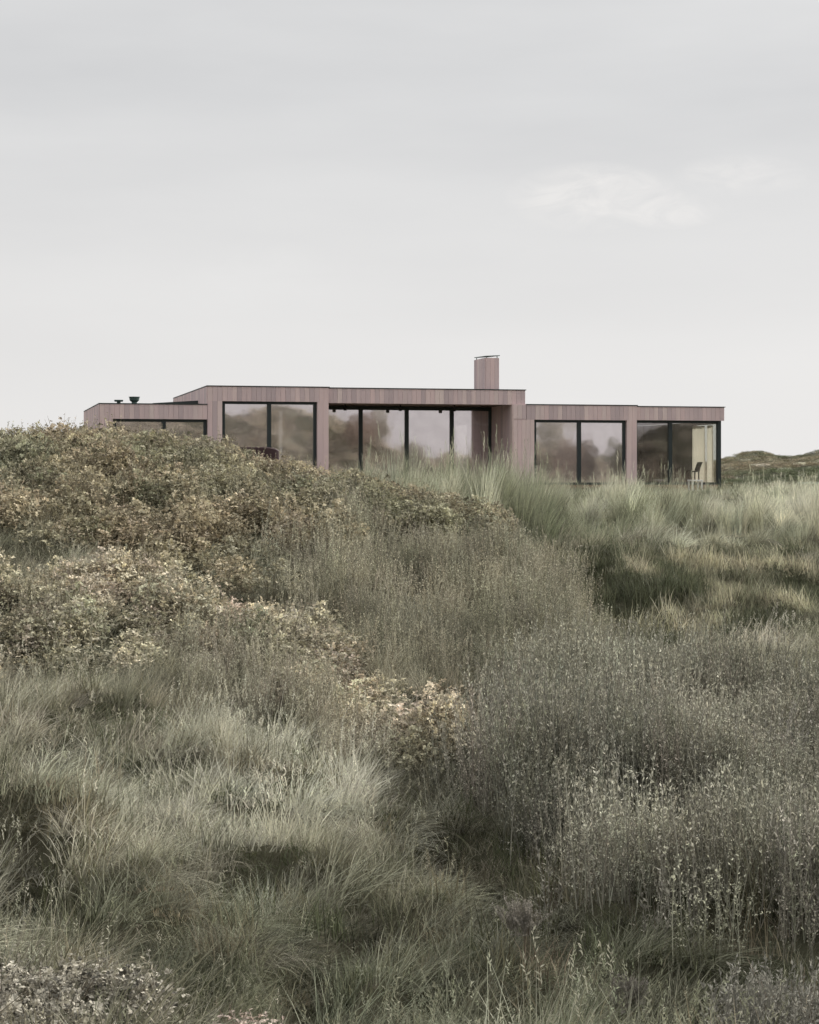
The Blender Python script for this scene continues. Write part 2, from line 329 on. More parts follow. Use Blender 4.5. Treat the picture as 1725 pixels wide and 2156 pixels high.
def hgt(x, y):
    x, y = np.asarray(x, float), np.asarray(y, float)
    r = np.hypot(x, y)
    # open dunes all round
    g = -3.2 + 3.2 * (fbm(x / 38 + 3.1, y / 38 + 1.7, 11, 3) - 0.45) * sstep(15, 60, r) + 1.4 * np.exp(-(r / 7.0) ** 2)
    # the dune ridge behind the camera that the windows look out on
    q = -x * SN + (y - Y0) * CS                     # distance in front of the facade line (negative = in front)
    xm, ym = x + 2 * q * SN, y - 2 * q * CS         # the place mirrored in the window wall
    um = CU + F * xm / np.maximum(ym, 1.0)
    crest = np.interp(um, RIDGE_U, RIDGE_V)
    zt = (HOR - crest) / F * 148.0
    wr = np.exp(-((ym - 148.0) / 16.0) ** 2) * sstep(22, 2, y) * (ym > 20)
    g = g * (1 - wr) + (zt + 0.5 * (fbm(x / 5, y / 5, 23, 3) - 0.5)) * wr
    ok = y > 2.0
    b = np.where(ok, x / np.maximum(y, 2.0), 0)
    f = np.clip(tps(np.clip(b, -0.42, 0.42), np.clip(y, 4.0, 900)), -8, 6)
    w = sstep(0.62, 0.36, np.abs(b)) * sstep(2.0, 5.0, y) * sstep(900, 400, y)
    z = g * (1 - w) + f * w
    near = sstep(70, 40, r)
    house = sstep(52, 56, y) * sstep(80, 74, y) * sstep(-16, -13, x) * sstep(17, 13.5, x)
    amp = ((0.6 + 0.65 * sstep(24, 18, y)) * (fbm(x / 1.9, y / 2.1, 3, 3) - 0.5) + 0.30 * (fbm(x / 0.7, y / 0.8, 5, 2) - 0.5)) * near * (1 - house)
    hol = sstep(27.5, 29, y) * sstep(41, 39, y) * sstep(1.5, 3.0, x - 0.02 * (y - 28))
    amp = amp + 0.95 * (fbm(x / 1.3 + 5, y / 1.9, 7, 3) - 0.5) * hol
    far = (0.25 + 1.65 * sstep(0.3, 0.6, np.abs(b)) * sstep(10, 40, y)) * (fbm(x / 9, y / 9, 9, 4) - 0.5) * sstep(75, 110, r)
    amp = amp - 0.42 * np.exp(-(gully_d(x, y) / 0.26) ** 2) + 0.16 * np.exp(-((gully_d(x, y) - 0.6) / 0.25) ** 2)
    uf = CU + F * b
    hump = (1.0 * np.exp(-((uf - 1585) / 60) ** 2) + 1.5 * np.exp(-((uf - 1765) / 65) ** 2) + .8 * np.exp(-((uf - 1960) / 90) ** 2)) * np.exp(-((y - 172) / 22) ** 2) * ok
    return z + amp + far + hump
# one ground sheet out to the horizon: polar grid round the viewpoint, fine ahead
ang = np.concatenate([np.radians(np.linspace(-19, 19, 300, endpoint=False)), np.radians(np.linspace(19, 341, 130, endpoint=False))])
rad = np.concatenate([np.linspace(0.6, 8, 14, endpoint=False), np.geomspace(8, 80, 330, endpoint=False), np.geomspace(80, 260, 70, endpoint=False), np.geomspace(260, 4500, 22)])
AA, RR = np.meshgrid(ang, rad)
gx, gy = (RR * np.sin(AA)).ravel(), (RR * np.cos(AA)).ravel()
gz = hgt(gx, gy)
na, nr = len(ang), len(rad)
i0 = (np.arange(nr - 1)[:, None] * na + np.arange(na)[None]).ravel()
i1 = (np.arange(nr - 1)[:, None] * na + (np.arange(na)[None] + 1) % na).ravel()
quads = np.stack([i0, i0 + na, i1 + na, i1], -1)
gv = np.stack([gx, gy, gz], -1)
me = bpy.data.meshes.new('ground'); 
ctr = len(gv); gv = np.concatenate([gv, [[0, 0, float(gz[:na].mean())]]])
tri = [(int(ctr), int(k), int((k + 1) % na)) for k in range(na)]
me.from_pydata(gv.tolist(), [], quads.tolist() + tri)
me.polygons.foreach_set('use_smooth', [True] * len(me.polygons)); me.update()
ground = tag(obj('ground', me, M_GROUND), 'dune ground of sand and moss under the plants', kind='structure')

def hz_(x, y): return float(hgt(np.array([x]), np.array([y]))[0])
def uv(x, y, z): return CU + F * x / y, HOR - F * z / y

# ------------------------------------------------------------------ house
house = tag(empty('dune_house', (0, Y0, 0), TH), 'low flat-roofed house clad in greyed pinkish timber with wide dark-framed windows', 'house')
def L(u, D=0.0):
    t = (u - CU) / F
    y = (D + Y0 * CS) / (CS - t * SN)
    return t * y * CS + (y - Y0) * SN
def ydep(u, D=0.0):
    t = (u - CU) / F
    return (D + Y0 * CS) / (CS - t * SN)
def Z(v, u, D=0.0): return (HOR - v) / F * ydep(u, D)
BASE, FLOOR = -0.75, -0.33
BT, BW = 0.024, 0.155
board_cache = {}
def boards(parent, x0, x1, z0, z1, depth, axis='x', sgn=1, fixed=0.0):
    """vertical boards over a wall face; axis 'x' = front face at depth, 'y' = side face"""
    n = max(1, round((x1 - x0) / BW)); w = (x1 - x0) / n
    key = (round(w, 3), round(z1 - z0, 3), axis)
    if key not in board_cache:
        hw, c = w / 2 - 0.002, 0.003
        o = [(-hw, 0), (-hw, -BT + c), (-hw + c, -BT), (hw - c, -BT), (hw, -BT + c), (hw, 0)]
        v = [(a, b, z) for z in (0, z1 - z0) for a, b in o]
        f = [(k, (k + 1) % 6, 6 + (k + 1) % 6, 6 + k) for k in range(6)] + [tuple(reversed(range(6))), tuple(range(6, 12))]
        board_cache[key] = mesh('board', v, f); board_cache[key].materials.append(M_CLAD)
    for k in range(n):
        b = obj('board', board_cache[key], None, parent)
        c = x0 + (k + 0.5) * w; j = random.uniform(-0.002, 0.002)
        if axis == 'x': b.location = (c, depth + j, z0)
        else: b.location = (fixed + j, c, z0); b.rotation_euler = (0, 0, -math.pi / 2)
def fascia(x0, x1, z0, z1, depth, name='fascia'):
    f = box(name, (x0, x1, depth, depth + 0.16, z0, z1), M_CLAD, house)
    boards(f, x0, x1, z0 - 0.02, z1 - 0.012, depth)
    return f
def capping(x0, x1, z, y0, y1):
    return box('roof_edge', (x0 - 0.03, x1 + 0.03, y0 - 0.045, y1, z, z + 0.026), M_FLASH, house)
zA, zB, zC, zD, zE = Z(850, 210), Z(813, 437), Z(819.5, 900, 0.12), Z(853, 1200), Z(857, 1430, 0.12)
hA, hB, hC, hD, hE = Z(881, 340), Z(844, 560), Z(849, 880, 0.12), Z(883, 1220), Z(884, 1430, 0.12)
xA0, xB0, xB1, xC1, xD1, xE1 = L(210), L(437), L(692), L(1106, 0.12), L(1341), L(1525, 0.12)
wA, wB, wD = (L(238), L(448)), (L(468), L(668)), (L(1125), L(1320))
RD = 2.5   # depth of the covered terrace
# front: fascias and piers
fascia(wA[0], wA[1] - 0.004, hA, zA, 0.0) if False else None
fascia(xA0, xB0 - 0.006, hA, zA, 0.0)
fascia(xB0, xB1, hB, zB, 0.0)
fascia(xB1 + 0.006, xC1, hC, zC, 0.12)
fascia(xC1 + 0.006, xD1, hD, zD, 0.0)
fascia(xD1 + 0.006, xE1, hE, zE, 0.12)
fascia(xA0, wA[0], BASE, hA - 0.006, 0.0, 'pier')
xAr = wA[1]
f_ = fascia(xB0, wB[0], BASE, hB - 0.006, 0.0, 'pier')
fascia(wB[1], xB1, BASE, hB - 0.006, 0.0, 'pier')
xp0 = L(1081, 0.0)
fascia(xp0, wD[0], BASE, hD - 0.006, 0.0, 'pier')
fascia(wD[1], xD1, BASE, hD - 0.006, 0.0, 'pier')
# pier between terrace and bedroom rises to the terrace fascia
fascia(xp0, xC1 - 0.006, hD + 0.02, hC - 0.006, 0.0, 'pier') if hC > hD else None
# side walls
DA, DB = 7.6, 9.7
s1 = box('side_wall', (xA0 + 0.002, xA0 + 0.16, 0.165, DA, BASE, zA), M_CLAD, house)
boards(s1, 0.0, DA, BASE, zA - 0.012, 0, 'y', 1, xA0 - 0.001)
s2 = box('side_wall', (xB0 + 0.002, xB0 + 0.16, 0.165, DB, zA + 0.01, zB), M_CLAD, house)
boards(s2, 0.0, DB, zA + 0.02, zB - 0.012, 0, 'y', 1, xB0 - 0.001)
# return wall of the covered terrace (faces left)
s3 = box('return_wall', (xp0 + 0.002, xp0 + 0.18, 0.165, RD + 0.1, BASE, hC - 0.004), M_CLAD, house)
boards(s3, 0.0, RD, BASE, hC - 0.006, 0, 'y', 1, xp0 - 0.001)
box('side_wall', (xB1 - 0.16, xB1 - 0.002, 0.165, RD + 0.1, BASE, hB), M_CLAD, house)
# roofs, ceilings, floors, inner walls
def room(x0, x1, d0, d1, top, head, wmat=None, cmat=None):
    box('roof', (x0, x1, d0 + 0.165, d1, top - 0.22, top - 0.01), M_ROOF, house)
    box('ceiling', (x0 + 0.01, x1 - 0.01, d0 + 0.17, d1 - 0.01, head + 0.01, head + 0.06), cmat or M_SOFFIT, house)
    box('back_wall', (x0 + 0.01, x1 - 0.01, d1 - 0.16, d1 - 0.01, BASE, head), wmat or M_PLASTER, house)
box('floor_slab', (xA0 + 0.2, xE1 - 0.25, 0.05, 7.4, BASE - 0.3, FLOOR), M_OAK, house)
room(xA0 + 0.17, xB0 - 0.01, 0, DA, zA, hA); room(xB0 + 0.17, xB1 - 0.01, 0, DB, zB, hB)
room(xB1, xC1 - 0.01, 0.12, 9.0, zC, hC); room(xC1, xD1 - 0.01, 0, 7.5, zD, hD); room(xD1, xE1 - 0.01, 0.12, 7.5, zE, hE, M_PANEL, M_PANEL)
box('right_wall', (xC1 - 0.15, xC1 - 0.005, 0.165, 9.0, hD, zC), M_CLAD, house)
for x, top, d in ((xB0 + 0.05, hA, 7.4), (xD1 - 0.1, hD - 0.02, 7.3)):
    box('inner_wall', (x, x + 0.12, 0.6, d, FLOOR, top), M_PANEL if x > 0 else M_PLASTER, house)
capping(xA0, xB0 - 0.035, zA, 0, DA); capping(xB0, xB1, zB, 0, DB); capping(xB1 + 0.035, xC1, zC, 0.12, 9.0)
capping(xC1 + 0.035, xD1, zD, 0, 7.5); capping(xD1 + 0.035, xE1, zE, 0.12, 7.5)
# a darker low roof edge stepping up behind the left wing
ux0, ux1 = L(322, 2.2), L(430, 2.2)
z0_, z1_ = Z(848.5, 322, 2.2), Z(842.5, 425, 2.2)
v = [(ux0, 2.2, zA - .1), (ux1, 2.2, zA - .1), (ux1, 2.2, z1_), (ux0, 2.2, z0_), (ux0, 4.5, zA - .1), (ux1, 4.5, zA - .1), (ux1, 4.5, z1_), (ux0, 4.5, z0_)]
obj('rooflight', mesh('rooflight', v, [(0, 1, 2, 3), (5, 4, 7, 6), (4, 0, 3, 7), (1, 5, 6, 2), (3, 2, 6, 7), (4, 5, 1, 0)]), M_FLASH, house)
# windows
def window(x0, x1, head, depth, mull, sill=FLOOR - 0.02, fw=0.10, label=None, glass=None):
    w = ring_frame('window', x0 + 0.004, x1 - 0.004, sill, head - 0.004, depth, depth + 0.09, fw, M_FRAME, house)
    if label: w['label'] = label
    xs = [x0 + fw] + list(mull) + [x1 - fw]
    for m in mull:
        box('mullion', (m - 0.065, m + 0.065, depth - 0.012, depth + 0.10, sill + fw + 0.001, head - fw - 0.005), M_FRAME, w)
    for a, b in zip(xs[:-1], xs[1:]):
        box('pane', (a + (0.06 if a in mull else -0.01), b - (0.06 if b in mull else -0.01), depth + 0.04, depth + 0.046, sill + fw - 0.01, head - fw + 0.005), glass or M_GLASS, w)
    return w
window(wA[0], xB0 - 0.01 if xAr > xB0 else xAr, hA, 0.10, [L(345, .1)])
window(wB[0], wB[1], hB, 0.10, [L(567, .1)])
window(xB1 + 0.004, xp0, hC - 0.02, RD, [L(760, RD), L(857, RD), L(952, RD)], fw=0.12, label='terrace window wall of four tall panes set back under the roof')
window(wD[0], wD[1], hD, 0.10, [L(1220, .1)])
xPost = L(1517, .3)
window(xD1 + 0.01, xPost - 0.03, hE, 0.26, [L(1411, .3)], glass=M_CLEAR)
post = box('corner_post', (xPost - 0.13, xPost, 0.225, 0.36, BASE, hE - 0.002), M_FRAME, house)
# glazed right-hand end of the house
sg = obj('window', mesh('window', *box_data(xPost - 0.09, xPost - 0.01, 0.365, 2.3, hE - 0.12, hE - 0.004)), M_FRAME, house)
sg['label'] = 'glazed side of the corner room'
box('pane', (xPost - 0.05, xPost - 0.044, 0.37, 2.3, FLOOR, hE - 0.115), M_CLEAR, sg)
box('side_wall', (xPost - 0.10, xPost, 2.31, 7.3, BASE, hE - 0.01), M_CLAD, house)
box('inner_wall', (xPost - 0.14, xPost - 0.105, 2.31, 7.3, FLOOR, hE - 0.012), M_PANEL, house)
# plinth under the windows
box('plinth', (xA0 + 0.2, xPost - 0.2, 0.06, 0.20, BASE - 0.4, FLOOR - 0.03), M_FLASH, house)
box('terrace_deck', (xB1 + 0.01, xp0 - 0.03, 0.21, RD - 0.01, FLOOR - 0.16, FLOOR - 0.04), M_DECK, house)
# downlights under the terrace soffit
for u in (727, 843, 957):
    lathe('downlight', [(0.05, 0), (0.062, 0.03), (0.062, 0.11), (0.02, 0.12), (0.02, 0.22)], M_BLACK, house, 14, (L(u, 1.6), 1.6, hC - 0.2))
# chimney
cx0, cx1, cd = L(1023, 0.6), L(1051, 0.6), 0.6
ch_z1 = Z(754, 1036, 0.6)
dch = 1.35
chim = box('chimney', (cx0, cx1, cd, cd + dch, zC - 0.05, ch_z1), M_CLAD, house)
boards(chim, cx0, cx1, zC + 0.036, ch_z1 + 0.01, cd)
boards(chim, cd, cd + dch, zC + 0.036, ch_z1 + 0.01, 0, 'y', 1, cx0)
cap = obj('chimney_cap', mesh('chimney_cap', [(cx0 - .01, cd - .03, ch_z1 + .05), (cx1 + .02, cd - .03, ch_z1 + .075), (cx1 + .02, cd + dch + .03, ch_z1 + .12), (cx0 - .01, cd + dch + .03, ch_z1 + .085),
      (cx0 - .01, cd - .03, ch_z1 + .075), (cx1 + .02, cd - .03, ch_z1 + .10), (cx1 + .02, cd + dch + .03, ch_z1 + .145), (cx0 - .01, cd + dch + .03, ch_z1 + .11)],
      [(3, 2, 1, 0), (4, 5, 6, 7), (0, 1, 5, 4), (1, 2, 6, 5), (2, 3, 7, 6), (3, 0, 4, 7)]), M_ZINC, chim)
for x, y in ((cx0 + .05, cd + .06), (cx1 - .05, cd + .06), (cx0 + .05, cd + dch - .06), (cx1 - .05, cd + dch - .06)):
    box('cap_bracket', (x - .012, x + .012, y - .012, y + .012, ch_z1 - .02, ch_z1 + .08), M_ZINC, chim)
# roof vents on the left wing
lathe('roof_vent', [(0.06, -.05), (0.06, 0.07), (0.13, 0.075), (0.145, 0.12), (0.145, 0.13)], M_ZINC, house, 18, (L(250, 1.0), 1.0, zA + 0.035))
v1 = lathe('roof_vent', [(0.085, -.05), (0.085, 0.06), (0.15, 0.12), (0.165, 0.215), (0.18, 0.22), (0.18, 0.235)], M_ZINC, house, 20, (L(283, 1.0), 1.0, zA + 0.035))
v1['label'] = 'larger flared roof vent'

# things in and by the house
def to_world(x, y, z=0.0): return (x * CS - y * SN, Y0 + x * SN + y * CS, z)
def curtain(d0, d1, label):
    """linen curtain hanging along the glazed side of the corner room"""
    n = max(30, int((d1 - d0) / 0.03)); v, f = [], []
    for i in range(n + 1):
        s_ = i / n; wv = 0.06 * math.sin(s_ * (d1 - d0) * 22) + 0.02 * math.sin(s_ * 17)
        for k, z in enumerate((hE - 0.16, 0.9, 0.2, FLOOR + 0.03)):
            v.append((xPost - 0.24 + wv * (0.7 + 0.15 * k), d0 + s_ * (d1 - d0), z))
    for i in range(n):
        f += [(i * 4 + k, i * 4 + 4 + k, i * 4 + 5 + k, i * 4 + 1 + k) for k in range(3)]
    vw = [to_world(*p) for p in v]
    c0 = vw[0]; me_ = mesh('curtain', [(a - c0[0], b - c0[1], c) for a, b, c in vw], f, True)
    o = obj('curtain', me_, M_CURTAIN); o.location = (c0[0], c0[1], 0)
    return tag(o, label, 'curtain', 'curtains of the corner room')
curtain(0.44, 0.86, 'narrow cream curtain next to the dark corner post at the right end')
curtain(1.15, 2.15, 'wider cream curtain in the right corner room, left of the gap')

def leg_box(parent, x, y, z0, z1, w, mat): return box('leg', (x - w, x + w, y - w, y + w, z0, z1), mat, parent)
px_, py_ = to_world(L(1468, -1.2), -1.2)[:2]
gz0 = hz_(px_, py_)
tbl = tag(empty('side_table', (px_, py_, 0), TH), 'small white table on the grass before the corner window', 'table')
tz = Z(1010, 1468, -1.2)
box('table_top', (-.26, .14, -.2, .2, tz - .045, tz), M_WHITE, tbl)
for x, y in ((-.22, -.16), (.10, -.16), (-.22, .16), (.10, .16)): leg_box(tbl, x, y, gz0 - .05, tz - .046, .025, M_WHITE)
px_, py_ = to_world(L(1474, 0.45), 0.45)[:2]
chr_ = tag(empty('dining_chair', (px_, py_, FLOOR), TH), 'black chair inside the corner room in front of the curtain', 'chair')
box('seat', (-.42, .0, -.0, .40, .43, .47), M_BLACK, chr_)
v, f = [], []
for k in range(7):
    s = k / 6; z = .472 + s * .30; x = 0.0 + .05 * s * s + .06 * s
    v += [(x - .03, .0, z), (x, .0, z), (x, .40, z), (x - .03, .40, z)]
for k in range(6): f += [(k * 4 + a, k * 4 + (a + 1) % 4, k * 4 + 4 + (a + 1) % 4, k * 4 + 4 + a) for a in range(4)]
f += [(3, 2, 1, 0), (24, 25, 26, 27)]
obj('backrest', mesh('backrest', v, f), M_BLACK, chr_)
for x, y in ((-.39, .03), (-.03, .03), (-.39, .37), (-.03, .37)): leg_box(chr_, x, y, .005, .429, .018, M_BLACK)
# low dark lounge seat behind the rose hill
lx, ly = to_world(L(535, -1.6), -1.6)[:2]; lz = hz_(lx, ly)
sofa = tag(empty('garden_sofa', (lx, ly, lz), TH), 'dark maroon garden sofa with a curved back, half hidden behind the roses', 'sofa')
ztop = Z(941, 540, -1.6) - lz
v, f = [], []; nn = 18
for k in range(nn + 1):
    a = math.pi * k / nn; x = -.78 * math.cos(a); drop = .10 * abs(math.cos(a)) ** 4
    for dy, zz in ((0.0, .25), (0.0, ztop - drop - .03), (0.03, ztop - drop), (.11, ztop - drop), (.14, ztop - drop - .03), (.14, .25)):
        v.append((x, -.35 * math.sin(a) * 0.5 + dy, zz))
for k in range(nn):
    f += [(k * 6 + a, k * 6 + 6 + a, k * 6 + 6 + (a + 1) % 6, k * 6 + (a + 1) % 6) for a in range(6)]
f += [tuple(range(6)), tuple(reversed(range(nn * 6, nn * 6 + 6)))]
obj('backrest', mesh('backrest', v, f), M_MAROON, sofa)
box('seat', (-.72, .72, .15, .75, .22, .40), M_MAROON, sofa)
for x, y in ((-.66, .20), (.66, .20), (-.66, .69), (.66, .69)): leg_box(sofa, x, y, -.05, .219, .03, M_BLACK)

# ------------------------------------------------------------------ plant building blocks
class Buf:
    def __init__(s): s.v, s.f, s.s, s.n = [], [], [], 0
    def add(s, v, f, sh):
        s.v.append(np.asarray(v, float)); s.f += [tuple(i + s.n for i in q) for q in f]
        s.s.append(np.full(len(v), sh)); s.n += len(v)
    def mesh(s, name): return mesh(name, np.concatenate(s.v), s.f, False, np.concatenate(s.s))
R = random.Random(5)
def blade(B, x, y, z, Ln, w, az, lean, bend, sh, seg=3, tw=None):
    """tapered ribbon, leaning to azimuth az and bending over"""
    d = np.array([math.cos(az), math.sin(az), 0]); ta = az + math.pi / 2 if tw is None else tw
    sd = np.array([math.cos(ta), math.sin(ta), 0])
    p = np.array([x, y, z], float); a = lean; v, f = [], []
    for k in range(seg + 1):
        t = k / seg; ww = w * (1 - t) ** 0.7 * 0.5
        if k < seg: v += [p - sd * ww, p + sd * ww]
        else: v.append(p)
        p = p + (d * math.sin(a) + np.array([0, 0, 1]) * math.cos(a)) * Ln / seg; a += bend / seg
    for k in range(seg - 1): f.append((2 * k, 2 * k + 1, 2 * k + 3, 2 * k + 2))
    f.append((2 * seg - 2, 2 * seg - 1, 2 * seg)); B.add(v, f, sh)
def leaf(B, c, ax, nm, ln, w, sh, fold=0.25):
    ax = ax / np.linalg.norm(ax); sd = np.cross(nm, ax); sd /= (np.linalg.norm(sd) + 1e-9); up = np.cross(ax, sd)
    c = np.asarray(c, float)
    v = [c, c + ax * ln * .45 - sd * w * .5 + up * w * fold, c + ax * ln, c + ax * ln * .45 + sd * w * .5 + up * w * fold]
    B.add(v, [(0, 3, 2), (0, 2, 1)], sh)
def rvec(up=0.0):
    v = np.array([R.gauss(0, 1), R.gauss(0, 1), R.gauss(0, 1) + up]); return v / np.linalg.norm(v)
def stem(B, pts, w, sh):
    """thin three-sided stem"""
    n = len(pts); v, f = [], []
    for k, p in enumerate(pts):
        ww = w * (1 - 0.7 * k / (n - 1))
        for j in range(3): v.append((p[0] + ww * math.cos(2.094 * j), p[1] + ww * math.sin(2.094 * j), p[2]))
    for k in range(n - 1):
        f += [(3 * k + j, 3 * k + (j + 1) % 3, 3 * k + 3 + (j + 1) % 3, 3 * k + 3 + j) for j in range(3)]
    B.add(v, f, sh)

def proto_grass(n, rad_, ln, w, lean, bend, spread=0.8, stalks=0):
    B = Buf()
    for _ in range(n):
        r = rad_ * math.sqrt(R.random()); a = R.uniform(0, 6.283)
        l = ln * R.uniform(.55, 1.15)
        blade(B, r * math.cos(a), r * math.sin(a), -.03, l, w * R.uniform(.6, 1.3), R.gauss(0, spread), max(0, lean + R.gauss(0, .18)), bend * R.uniform(.5, 1.4), R.random(), 4 if bend > 1 else 3, R.uniform(0, 6.283))
    for _ in range(stalks):
        r = rad_ * math.sqrt(R.random()); a = R.uniform(0, 6.283); l = ln * R.uniform(1.2, 1.6)
        az = R.gauss(0, .6); ln_ = lean * .5 + R.gauss(0, .1)
        x, y = r * math.cos(a), r * math.sin(a)
        blade(B, x, y, 0, l, w * .55, az, ln_, .25, .75, 3)
        tx = np.array([x + math.cos(az) * math.sin(ln_ + .12) * l * .95, y + math.sin(az) * math.sin(ln_ + .12) * l * .95, l * .95 * math.cos(ln_ + .12)])
        for q in range(7):
            leaf(B, tx - np.array([0, 0, .013 * q]), rvec(1.5), rvec(), .03, .008, .9)
    return B
def proto_tussock(n=150, base=.13, ln=.5, w=.006, out=.45, wind=.5, bend=1.1, stalks=5):
    """one grass tussock: blades fan out from a tight base and are blown to +x"""
    B = Buf()
    for _ in range(n):
        a = R.uniform(0, 6.283); r = base * math.sqrt(R.random())
        dx, dy = math.cos(a) * out * r / base + wind * R.uniform(.2, 1.2) + R.gauss(0, .16), math.sin(a) * out * r / base + R.gauss(0, .30)
        le = math.hypot(dx, dy)
        blade(B, r * math.cos(a), r * math.sin(a), -.04, ln * R.uniform(.5, 1.2), w * R.uniform(.6, 1.3), math.atan2(dy, dx), min(1.35, le), bend * R.uniform(.4, 1.4), R.random(), 4, R.uniform(0, 6.283))
    for _ in range(stalks):
        a = R.uniform(0, 6.283); r = base * R.random(); l = ln * R.uniform(1.1, 1.55); az = R.gauss(0, .7); le = abs(R.gauss(.2 + wind * .3, .15))
        x, y = r * math.cos(a), r * math.sin(a); blade(B, x, y, 0, l, w * .6, az, le, .3, .9, 4)
        c = np.array([x + math.cos(az) * math.sin(le + .12) * l * .9, y + math.sin(az) * math.sin(le + .12) * l * .9, l * .9 * math.cos(le + .12)])
        for q in range(8): leaf(B, c - np.array([0, 0, .012 * q]), rvec(1.5), rvec(), .026, .007, .95)
    return B
def proto_marram(n, ln, w):
    B = Buf()
    for _ in range(n):
        a = R.uniform(0, 6.283); r = .12 * math.sqrt(R.random()); ba = a + R.gauss(0, .5)
        if R.random() < .55: ba = R.gauss(0.25, .5)
        blade(B, r * math.cos(a), r * math.sin(a), -.03, ln * R.uniform(.55, 1.15), w * R.uniform(.7, 1.2), ba, abs(R.gauss(.16, .16)), R.uniform(.2, 1.0), R.random(), 4, R.uniform(0, 6.283))
    for _ in range(2):
        az = R.gauss(.2, .5); le = abs(R.gauss(.12, .1)); l = ln * R.uniform(1.05, 1.25)
        blade(B, 0, 0, 0, l, w * .6, az, le, .1, .8, 3)
        c = np.array([math.cos(az) * math.sin(le + .05), math.sin(az) * math.sin(le + .05), math.cos(le + .05)]) * l * .88
        for q in range(9): leaf(B, c + np.array([0, 0, .016 * q]), rvec(3.5), rvec(), .04, .007, .8)
    return B
def proto_rose(leaves=140, rad_=.34, hh=.55, lf=.034, stems_=8):
    """mound of arching stems with compound leaves, returns leaves and stems in one buffer"""
    B = Buf()
    for _ in range(stems_):
        a = R.uniform(0, 6.283); r = rad_ * R.uniform(.3, .95); h = hh * R.uniform(.7, 1.1)
        stem(B, [(0.05 * math.cos(a), .05 * math.sin(a), -.05), (r * .5 * math.cos(a), r * .5 * math.sin(a), h * .6), (r * math.cos(a), r * math.sin(a), h)], .006, .15)
    for _ in range(2):
        a = R.uniform(0, 6.283); r = rad_ * R.uniform(.2, 1.0); h = hh * R.uniform(.95, 1.3)
        p1, p2 = np.array([r * .6 * math.cos(a), r * .6 * math.sin(a), hh * .5]), np.array([r * math.cos(a) + R.gauss(0, .06), r * math.sin(a) + R.gauss(0, .06), h])
        stem(B, [p1, (p1 + p2) / 2 + rvec() * .02, p2], .004, .45)
        for q in range(6):
            d = rvec(.6); leaf(B, p1 + (p2 - p1) * R.uniform(.5, 1.0), d, rvec(.8), lf * R.uniform(.5, 1.0), lf * .5, R.random())
    for _ in range(leaves):
        th = R.uniform(0, 6.283); rr = rad_ * math.sqrt(R.random()); top = hh * (1 - .45 * (rr / rad_) ** 2)
        z = top * (R.uniform(.45, 1.08) if R.random() < .8 else R.uniform(.1, .6))
        c = np.array([rr * math.cos(th), rr * math.sin(th), z])
        ax = np.array([math.cos(th), math.sin(th), R.uniform(-.2, .7)]) + rvec() * .7; ax /= np.linalg.norm(ax)
        nm = rvec(1.3); sh = R.random()
        side = np.cross(ax, nm); side /= np.linalg.norm(side) + 1e-9
        s = lf * R.choice((.55, .75, .95, 1.15, 1.5))
        for k in range(R.choice((3, 5, 5))):
            a2 = -1.9 + 3.8 * k / 4 + R.gauss(0, .25)
            d = ax * math.cos(a2) + side * math.sin(a2)
            leaf(B, c + d * s * .12, d + rvec() * .25, nm + rvec() * .35, s * R.uniform(.85, 1.2), s * .8, min(1, max(0, sh + R.gauss(0, .15))), .18)
    return B
def proto_willow(stems_=7, hh=1.0, lf=.026, spread=.3, per=26, rad_=.2):
    B = Buf()
    for _ in range(stems_):
        a = R.uniform(0, 6.283); r0 = rad_ * math.sqrt(R.random()); h = hh * R.uniform(.6, 1.08)
        le = R.gauss(.10, spread * .5); az = R.gauss(0, 1.4); cv = R.gauss(.05, .15)
        P = []
        x, y, z = r0 * math.cos(a), r0 * math.sin(a), -.05; ang_ = le
        for k in range(6):
            P.append(np.array([x, y, z])); st_ = h / 5
            x += math.cos(az) * math.sin(ang_) * st_; y += math.sin(az) * math.sin(ang_) * st_; z += math.cos(ang_) * st_; ang_ += cv / 5
        stem(B, P, .0055, .15 + .30 * R.random())
        for k in range(per):
            t = 5 * (R.uniform(.16, 1.0) ** .75); i = min(4, int(t)); p = P[i] + (P[i + 1] - P[i]) * (t - i)
            dr = rvec(1.8)
            s = lf * R.uniform(.5, 1.6)
            leaf(B, p + dr * .006, dr, rvec(.6), s * 1.25, s * .48, .15 + .85 * R.random() ** 2.0)
        for _b in range(3):
            i = R.randint(1, 3); p = P[i]; d = rvec(1.0); d[2] = abs(d[2]); l = h * R.uniform(.15, .3)
            stem(B, [p, p + d * l * .5, p + d * l + np.array([0, 0, .06])], .003, .1)
            for q in range(7):
                dr = rvec(.8); leaf(B, p + d * l * R.uniform(.3, 1), dr, rvec(.6), lf * R.uniform(.6, 1.2), lf * .45, .45 + .55 * R.random())
    return B
def proto_moss(n=60, rad_=.16, ln=.10):
    B = Buf()
    for _ in range(n):
        r = rad_ * math.sqrt(R.random()); a = R.uniform(0, 6.283)
        blade(B, r * math.cos(a), r * math.sin(a), -.02, ln * R.uniform(.5, 1.2) * (1.1 - .5 * r / rad_), .007, a + R.gauss(0, .7), abs(R.gauss(.4, .3)), .5, R.random(), 2, R.uniform(0, 6.283))
    return B

